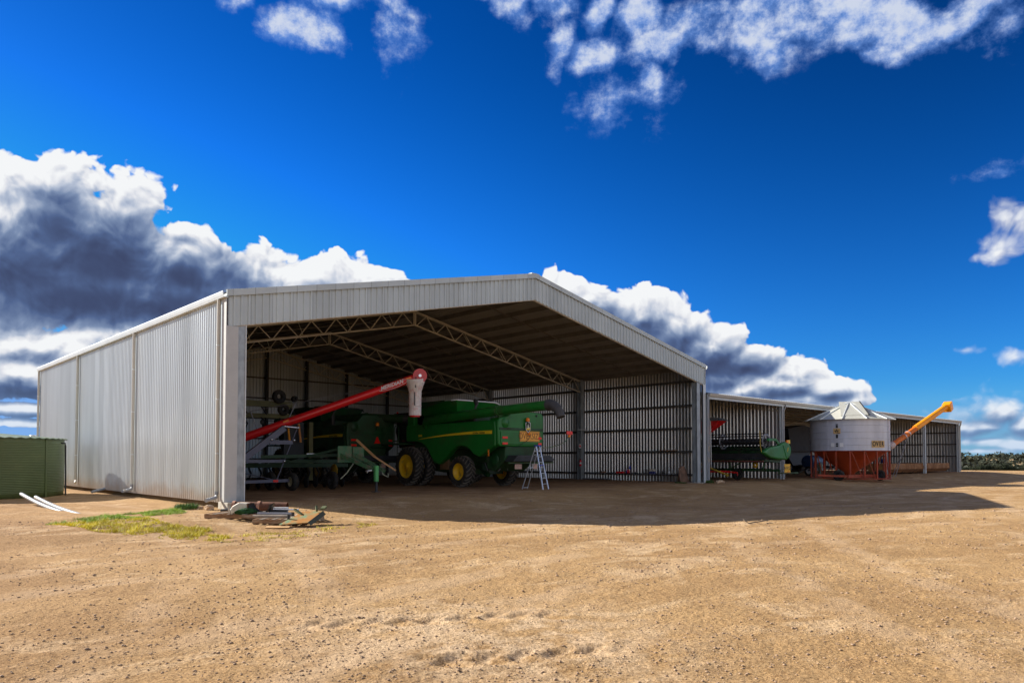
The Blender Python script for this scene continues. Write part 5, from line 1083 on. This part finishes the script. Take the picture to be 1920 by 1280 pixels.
# ---------------------------------------------------------------- dark machines in the second bay
ct = thing('chaser_bin', 'dark tarped grain cart with big tyre inside the second low bay', 'grain cart', (51.6, 6.6, 0))
MB().prism([(-2.4, 2.0), (2.4, 2.0), (2.9, 3.9), (-2.9, 3.9)], -2.0, 3.0, 'Y').build('bin_body', TARP, ct, bevel=.03); MB().prism([(-1.0, .8), (1.0, .8), (2.4, 2.0), (-2.4, 2.0)], -1.5, 2.5, 'Y').build('bin_cone', DGREY, ct)
MB().prism([(-2.95, 3.88), (0, 4.25), (2.95, 3.88)], -2.05, 3.05, 'Y').build('tarp', TARP, ct)
wheel(ct, -2.5, -.2, .85, .6, .42, -1, 20, rimm=DGREY); wheel(ct, 2.5, -.2, .85, .6, .42, 1, 20, rimm=DGREY)
MB().beam((0, -1.5, .8), (0, -4.6, .7), .18).build('drawbar', DGREY, ct)
bm = thing('blue_tank_trailer', 'blue liquid tank on a low frame seen behind the silo legs', 'tank', (48.9, 2.6, 0))
MB().lathe([(0, -1.1), (.45, -1.1), (.52, -1.0), (.52, 1.0), (.45, 1.1), (0, 1.1)], (0, 0, 1.15), 'X', 24).build('tank_barrel', mat('tank_blue', (.02, .07, .20), .4), bm); MB().box((-1.2, -.4, .45), (1.2, .4, .6)).build('frame', GREY, bm)
wheel(bm, -1.25, -.2, .4, .25, .2, -1, agri=False, rimm=WHITE, z=.4)
MB().lathe([(.16, 0), (.2, .4), (.14, .55), (0, .6)], (-1.9, -1.4, .5), n=18).tube([(-1.9, -1.4, 0), (-1.9, -1.4, .5)], .05).build('pump', mat('pale_green', (.35, .5, .4), .5), bm)
# long rusty tray at the far end
ty_ = thing('long_tray', 'long rust brown steel tray trailer parked before the far end bays', 'tray trailer', (63.2, 1.0, 0))
MB().prism([(-.9, .95), (.9, .95), (.75, .55), (.15, .12), (-.55, .12), (-.95, .45)], -6.0, 11.2, 'X').build('tray', BRWN, ty_)
MB().prism([(-.92, .953), (.9, .953), (.78, .99), (-.80, .99)], 2.4, 3.2, 'X').build('patch_plate', mat('patch_dark', (.18, .09, .04), .8), ty_)
for x in (-1.2, 1.6): wheel(ty_, x, -.35, .33, .22, .16, -1, agri=False, rimm=DGREY, z=.33)
MB().beam((4.6, -.5, 0), (4.6, -.5, .2), .25).build('prop_stand', GREY, ty_)
o = MB().lathe([(0, 0), (.3, 0), (.32, .3), (.28, .38), (0, .4)], (60.2, 1.2, .99), n=20).build('blue_tub', mat('tub_blue', (.02, .06, .35), .5)); tag(o, 'small blue tub sitting on the rusty tray behind the orange auger stays', 'tub')

# ---------------------------------------------------------------- field silo
SX, SY, SR = 44.85, -1.95, 2.66
silo = thing('field_silo', 'round galvanised field silo with conical roof on rust red legs', 'silo', (SX, SY, -.08))
Zb, Zt, Za = 2.02, 4.30, 5.60
pr = [(SR, Zb)]
for k in range(5):
    z = Zb + (Zt - Zb) * (k + 1) / 5; pr += [(SR, z - .10), (SR, z - .045), (SR + .03, z - .036), (SR + .03, z - .012), (SR, z - .004), (SR, z)]
pr[1:1] = [(SR + .02, Zb), (SR + .02, Zb + .06), (SR, Zb + .07)]
body = MB().lathe(pr, (0, 0, 0), n=96)
body = body.build('bin_wall', SILO, silo)
body.data.polygons.foreach_set('use_smooth', [abs(p.normal.z) < .02 for p in body.data.polygons]); em_ = body.modifiers.new('edges', 'EDGE_SPLIT'); em_.split_angle = R_(20)
rf = MB(); nS = 12; off = R_(-76)
vs = [(0.0, 0, Za)]; 
for k in range(nS): t = off + 2 * PI * k / nS; vs.append(((SR + .36) * math.cos(t), (SR + .36) * math.sin(t), Zt - .06))
rf.add(vs, [(0, 1 + k, 1 + (k + 1) % nS) for k in range(nS)]); ro = rf.build('cone_roof', SILOR, silo)
rb = MB()
for k in range(nS): t = off + 2 * PI * k / nS; rb.beam((.1 * math.cos(t), .1 * math.sin(t), Za - .02), ((SR + .38) * math.cos(t), (SR + .38) * math.sin(t), Zt - .04), .05, .07)
rb.build('roof_rib', TRIM, ro)
# hatch lid swung over the left front of the roof
hl = MB(); th = R_(-150); ca, sa = math.cos(th), math.sin(th); pa_ = Vector((-sa, ca, 0)); rad_ = Vector((ca, sa, 0))
def RP(r, s, lift=0.12): return rad_ * r + pa_ * s + Vector((0, 0, Za - (Za - Zt + .06) * r / (SR + .36) + lift))
hv = [RP(-.15, -.65, -.02), RP(-.15, .75, -.02), RP(2.3, .92, -.01), RP(2.4, -.85, -.01)]; dn = Vector((0, 0, -.05))
hl.add(hv + [v + dn for v in hv], [(0, 1, 2, 3), (7, 6, 5, 4), (0, 4, 5, 1), (1, 5, 6, 2), (2, 6, 7, 3), (3, 7, 4, 0)]); hl.build('roof_hatch', SILOR, ro)
MB().beam(RP(-.15, .73, -.03), RP(2.3, .96, -.02), .07, .08).build('hatch_frame', DGREY, ro)
def on_wall(th, z, r=SR + .03): return (r * math.cos(th), r * math.sin(th), z)
cone = MB().lathe([(SR - .12, Zb), (.35, .45), (.35, .3), (0, .3)], (0, 0, 0), n=64).build('hopper_cone', mat('cone_red', (0.46, 0.065, 0.018), 0.4, 0, .12, 1.5), silo)
nl = 18; PH = R_(-157)
for k in range(nl):
    t = PH + 2 * PI * k / nl; MB().beam(on_wall(t, Zb, SR - .03), on_wall(t, .08, SR - .03), .10, .08, up=(math.cos(t), math.sin(t), 0)).build('leg', SRED, silo)
for k in range(nl):
    if k % 3 == 2: continue
    t0_, t1_ = PH + 2 * PI * k / nl, PH + 2 * PI * (k + 1) / nl; MB().beam(on_wall(t0_ + .03, Zb - .02, SR - .07), on_wall(t1_ - .04, .12, SR - .07), .05).build('brace', SRED, silo)
MB().lathe([(SR - .09, .04), (SR + .04, .04), (SR + .04, .12), (SR - .09, .12), (SR - .09, .04)], (0, 0, 0), n=72).build('base_ring', SRED, silo)
MB().lathe([(SR - .05, Zb - .0), (SR + .045, Zb - .0), (SR + .045, Zb + .03)], (0, 0, 0), n=72).build('skirt_ring', SRED, silo)
MB().beam((-3.4, -1.2, .28), (1.0, -2.2, .28), .2, .22).beam((-3.4, -1.2, .28), (-4.6, .3, .35), .12, .14).build('tow_frame', SRED, silo)
for (x, y) in ((-3.45, -.6), (-.45, -2.2)):
    wheel(silo, x, y, .38, .24, .2, -1, agri=False, rimm=DGREY, z=.33)
view_t = math.atan2(CAM.y - SY, CAM.x - SX)
for z in (3.78, 3.05, 2.45):
    t = view_t - .30; s_ = MB(); c = on_wall(t, z, SR + .012); s_.beam((c[0], c[1], z - .13), (c[0], c[1], z + .13), .14, .03, up=(math.cos(t), math.sin(t), 0)); w_ = s_.build('sight_window', BLK, body)
def curved_plate(name, t, z, half, hh, m, parent, r=SR + .034):
    m_ = MB(); n = 6; vs = []
    for k in range(n + 1):
        a = t - half + 2 * half * k / n; vs += [on_wall(a, z - hh, r), on_wall(a, z + hh, r)]
    m_.add(vs, [(2 * k, 2 * k + 2, 2 * k + 3, 2 * k + 1) for k in range(n)]); o = m_.build(name, m, parent); o.modifiers.new('thick', 'SOLIDIFY').thickness = .008; return o
lg = curved_plate('maker_plate', view_t - .30, 3.42, .09, .19, SIGNT, body)
tq = view_t - .30; cq = on_wall(tq, 3.42, SR + .045)
rotq = (PI / 2, 0, tq + PI / 2)
q = MB(); q.tube([(-.16, .02, 0), (.16, .02, 0)], .02, 6).tube([(-.08, -.08, 0), (0, .14, 0), (.08, -.08, 0)], .025, 6).tube([(-.04, -.1, 0), (.2, -.16, 0)], .02, 6)
ob = q.build('maker_mark', BLK, lg); ob.location = cq; ob.rotation_euler = rotq
for s_ in (-.075, .075): curved_plate('white_plate', view_t - .30 + s_ * 1.5, 2.45, .045, .14, WHITE, body)
tq = view_t + .74; pl_ = curved_plate('warning_sign', tq + .02, 2.5, .21, .24, SIGNT, body)
for i, ch in enumerate('OVER'):
    a = tq - .125 + i * .092; p = on_wall(a, 2.5, SR + .047); text('lettering', ch, .47, BLK, pl_, p, (PI / 2, 0, a + PI / 2), .002, sx=.70, off=.012)
# side seam
for a in (view_t - .55, view_t + 1.2): MB().beam(on_wall(a, Zb, SR + .01), on_wall(a, Zt - .02, SR + .01), .05, .03, up=(math.cos(a), math.sin(a), 0)).build('wall_seam', SILO, body)
# orange unloading auger of the silo
oa = thing('silo_auger', 'orange loading auger rising to the right from the side of the silo', 'grain auger', (48.2, -4.7, 0))
p0 = Vector((-1.45, .48, 2.40)); p1 = Vector((53.1 - 48.2, -6.0 + 4.7, 5.42)); dv = (p1 - p0).normalized()
to = MB().tube([p0, p1], .19, 20).build('auger_tube', mat('dull_orange', (.62, .15, .01), .5, 0, .1), oa)
MB().tube([p0 + (p1 - p0) * .40 + Vector((0, 0, .03)), p1 + Vector((0, 0, .03))], .22, 20).build('auger_cover', ORG, to)
MB().tube([p0 - dv * .45, p0 + dv * .05], .25, 20).build('boot', mat('boot_pink', (.50, .40, .38), .5), to)
MB().box((-.30, -.29, -.40), (.30, .29, .27)).build('discharge_head', ORG, oa, bevel=.04)
hx = oa.children[-1]; hx.location = p1 + dv * .02; hx.rotation_euler = (0, -math.atan2(dv.z, dv.x), 0)
for f in (.20, .27): 
    c = p0 + (p1 - p0) * f; MB().tube([c - dv * .025, c + dv * .025], .25, 20).build('clamp_band', ALU, to)
c = p0 + (p1 - p0) * .27 - Vector((0, 0, .2)); st = MB(); st.tube([c, (-.9, .5, .1)], .028, 6).tube([c, (-.3, .9, .1)], .028, 6); st.build('stay', GREY, oa)

# ---------------------------------------------------------------- shrubs and far scrub
def crown_mesh(name, seed, w, h, n=1500, leaf=.075, base=.22):
    r2 = np.random.default_rng(seed); cl = []
    for _ in range(22):
        a = r2.uniform(0, 2 * PI); q = w * .5 * math.sqrt(r2.uniform(0, 1)); cl.append((q * math.cos(a), q * math.sin(a), h * r2.uniform(base + .1, .88) * (1 - .28 * (q / (w * .5)) ** 2), r2.uniform(.12, .24) * w))
    cl = np.array(cl); i = r2.integers(0, len(cl), n); d = r2.normal(size=(n, 3)); d /= np.linalg.norm(d, axis=1)[:, None]; rad = r2.uniform(.45, 1.05, n) ** .6
    c = cl[i, :3] + d * (cl[i, 3] * rad)[:, None] * np.array([1, 1, .8])
    t1_ = r2.normal(size=(n, 3)); t1_ /= np.linalg.norm(t1_, axis=1)[:, None]; t2_ = np.cross(t1_, d + .1); t2_ /= np.linalg.norm(t2_, axis=1)[:, None] + 1e-9
    s_ = leaf * r2.uniform(.6, 1.5, n)[:, None]
    V = np.stack([c - t1_ * s_, c + t2_ * s_ * .5, c + t1_ * s_, c - t2_ * s_ * .5], 1)
    me = bpy.data.meshes.new(name); me.vertices.add(n * 4); me.vertices.foreach_set('co', V.ravel()); me.loops.add(n * 4); me.loops.foreach_set('vertex_index', np.arange(n * 4))
    me.polygons.add(n); me.polygons.foreach_set('loop_start', np.arange(0, n * 4, 4)); me.polygons.foreach_set('loop_total', np.full(n, 4)); me.update(); return me, cl
FOL = [mat('foliage_dark', (.011, .018, .005), .95, 0, .45, 1.2), mat('foliage_olive', (.022, .027, .008), .95, 0, .45, 1.2)]
TRUNK = mat('shrub_bark', (.12, .085, .055), .9, 0, .2, 8)
CR = []
for i in range(5):
    me, cl = crown_mesh('crown', 60 + i, 3.2, 2.35, 3400, .085, base=.08); me.materials.append(FOL[i % 2])
    tb = MB()
    for k in range(4): tb.tube([(random.uniform(-.1, .1), random.uniform(-.1, .1), -.1), (cl[k][0] * .3, cl[k][1] * .3, .5), (cl[k][0] * .8, cl[k][1] * .8, cl[k][2] * .9)], .05, 6, r2=.02)
    tm = bpy.data.meshes.new('trunk'); tm.from_pydata(tb.v, [], tb.f); tm.materials.append(TRUNK); CR.append((me, tm))
ORD = ['nearest to the low shed end', 'second', 'third', 'fourth', 'fifth', 'sixth', 'seventh', 'eighth']
SH_LAB = ['dark paddock shrub in the far hedgerow, the one ' + ORD[0]] + ['dark paddock shrub in the far hedgerow, %s to the right of the low shed end' % w for w in ORD[1:]]
row0 = Vector((205.5, 34.3)); row1 = Vector((218.5, 22.1))
for k in range(26):
    f = (k if k < 18 else 17 - k) / 8; p = row0.lerp(row1, f) + Vector((random.uniform(-.8, .8), random.uniform(-.8, .8))); me, tm = CR[k % 5]
    lab = SH_LAB[k] if k < 8 else 'dark hedgerow shrub in the row beyond the right edge' if k < 18 else 'dark hedgerow shrub hidden in the row behind the low shed'
    T = thing('shrub', lab, 'shrub', (p.x, p.y, gz(p.x, p.y)), random.uniform(0, 6), 'shrubs of the hedgerow beyond the low shed')
    s_ = random.uniform(1.05, 1.4); T.scale = (s_, s_, s_ * random.uniform(.8, 1.05))
    for nm, d_ in (('crown', me), ('trunk', tm)):
        o = bpy.data.objects.new(nm, d_); S.collection.objects.link(o); o.parent = T
# far scrub, one mass: clumps spread over the distant ground
def far_scrub():
    r2 = np.random.default_rng(5); Vs = []; Fs = 0
    n = 5200; a = HEAD + r2.uniform(-1.2, 1.2, n); r = np.exp(r2.uniform(math.log(240), math.log(1500), n)); x = CAM.x + r * np.cos(a); y = CAM.y + r * np.sin(a)
    k = (vnoise(x / 40, y / 40, 88) > -.12); x, y, r = x[k], y[k], r[k]; z = gheight(x, y); n = len(x)
    q = 26; size = r2.uniform(1.2, 2.6, n) * (1 + r / 700); d = r2.normal(size=(n, q, 3)); d /= np.linalg.norm(d, axis=2)[:, :, None]
    c = np.stack([x, y, z + size * .45], -1)[:, None, :] + d * size[:, None, None] * np.array([1.3, 1.3, .6]) * r2.uniform(.4, 1, (n, q, 1))
    t1_ = r2.normal(size=(n, q, 3)); t1_ /= np.linalg.norm(t1_, axis=2)[:, :, None]; t2_ = np.cross(t1_, d + .1); s_ = (size * .33)[:, None, None]
    V = np.stack([c - t1_ * s_, c + t2_ * s_ * .7, c + t1_ * s_, c - t2_ * s_ * .7], 2).reshape(-1, 3); m = n * q
    me = bpy.data.meshes.new('far_scrub'); me.vertices.add(m * 4); me.vertices.foreach_set('co', V.ravel()); me.loops.add(m * 4); me.loops.foreach_set('vertex_index', np.arange(m * 4))
    me.polygons.add(m); me.polygons.foreach_set('loop_start', np.arange(0, m * 4, 4)); me.polygons.foreach_set('loop_total', np.full(m, 4)); me.update(); me.materials.append(mat('far_foliage', (.018, .024, .010), .8, 0, .35, .05))
    o = bpy.data.objects.new('far_scrub', me); S.collection.objects.link(o); tag(o, 'distant dark scrub covering the low rise at the horizon', 'scrub', kind='stuff')
far_scrub()
def verge():
    r2 = np.random.default_rng(8); n = 14000; f = r2.uniform(-.4, 2, n); x = 130 + 18 * f + r2.normal(0, 2.5, n); y = 17 - 17 * f + r2.normal(0, 2.5, n)
    z = gheight(x, y); h = r2.uniform(.08, .3, n); t = r2.uniform(0, 2 * PI, n); w = .03; V = np.zeros((n, 3, 3))
    V[:, 0] = np.stack([x - w * np.sin(t), y + w * np.cos(t), z - .01], -1); V[:, 1] = np.stack([x + w * np.sin(t), y - w * np.cos(t), z - .01], -1); V[:, 2] = np.stack([x + h * np.cos(t) * .6, y + h * np.sin(t) * .6, z + h], -1)
    me = bpy.data.meshes.new('verge_grass'); me.vertices.add(n * 3); me.vertices.foreach_set('co', V.ravel()); me.loops.add(n * 3); me.loops.foreach_set('vertex_index', np.arange(n * 3))
    me.polygons.add(n); me.polygons.foreach_set('loop_start', np.arange(0, n * 3, 3)); me.polygons.foreach_set('loop_total', np.full(n, 3)); me.update(); me.materials.append(mat('verge_blades', (.22, .20, .05), .8, 0, .4, .5))
    o = bpy.data.objects.new('verge_grass', me); S.collection.objects.link(o); tag(o, 'dry grass strip at the foot of the hedgerow', 'grass', kind='stuff')
verge()
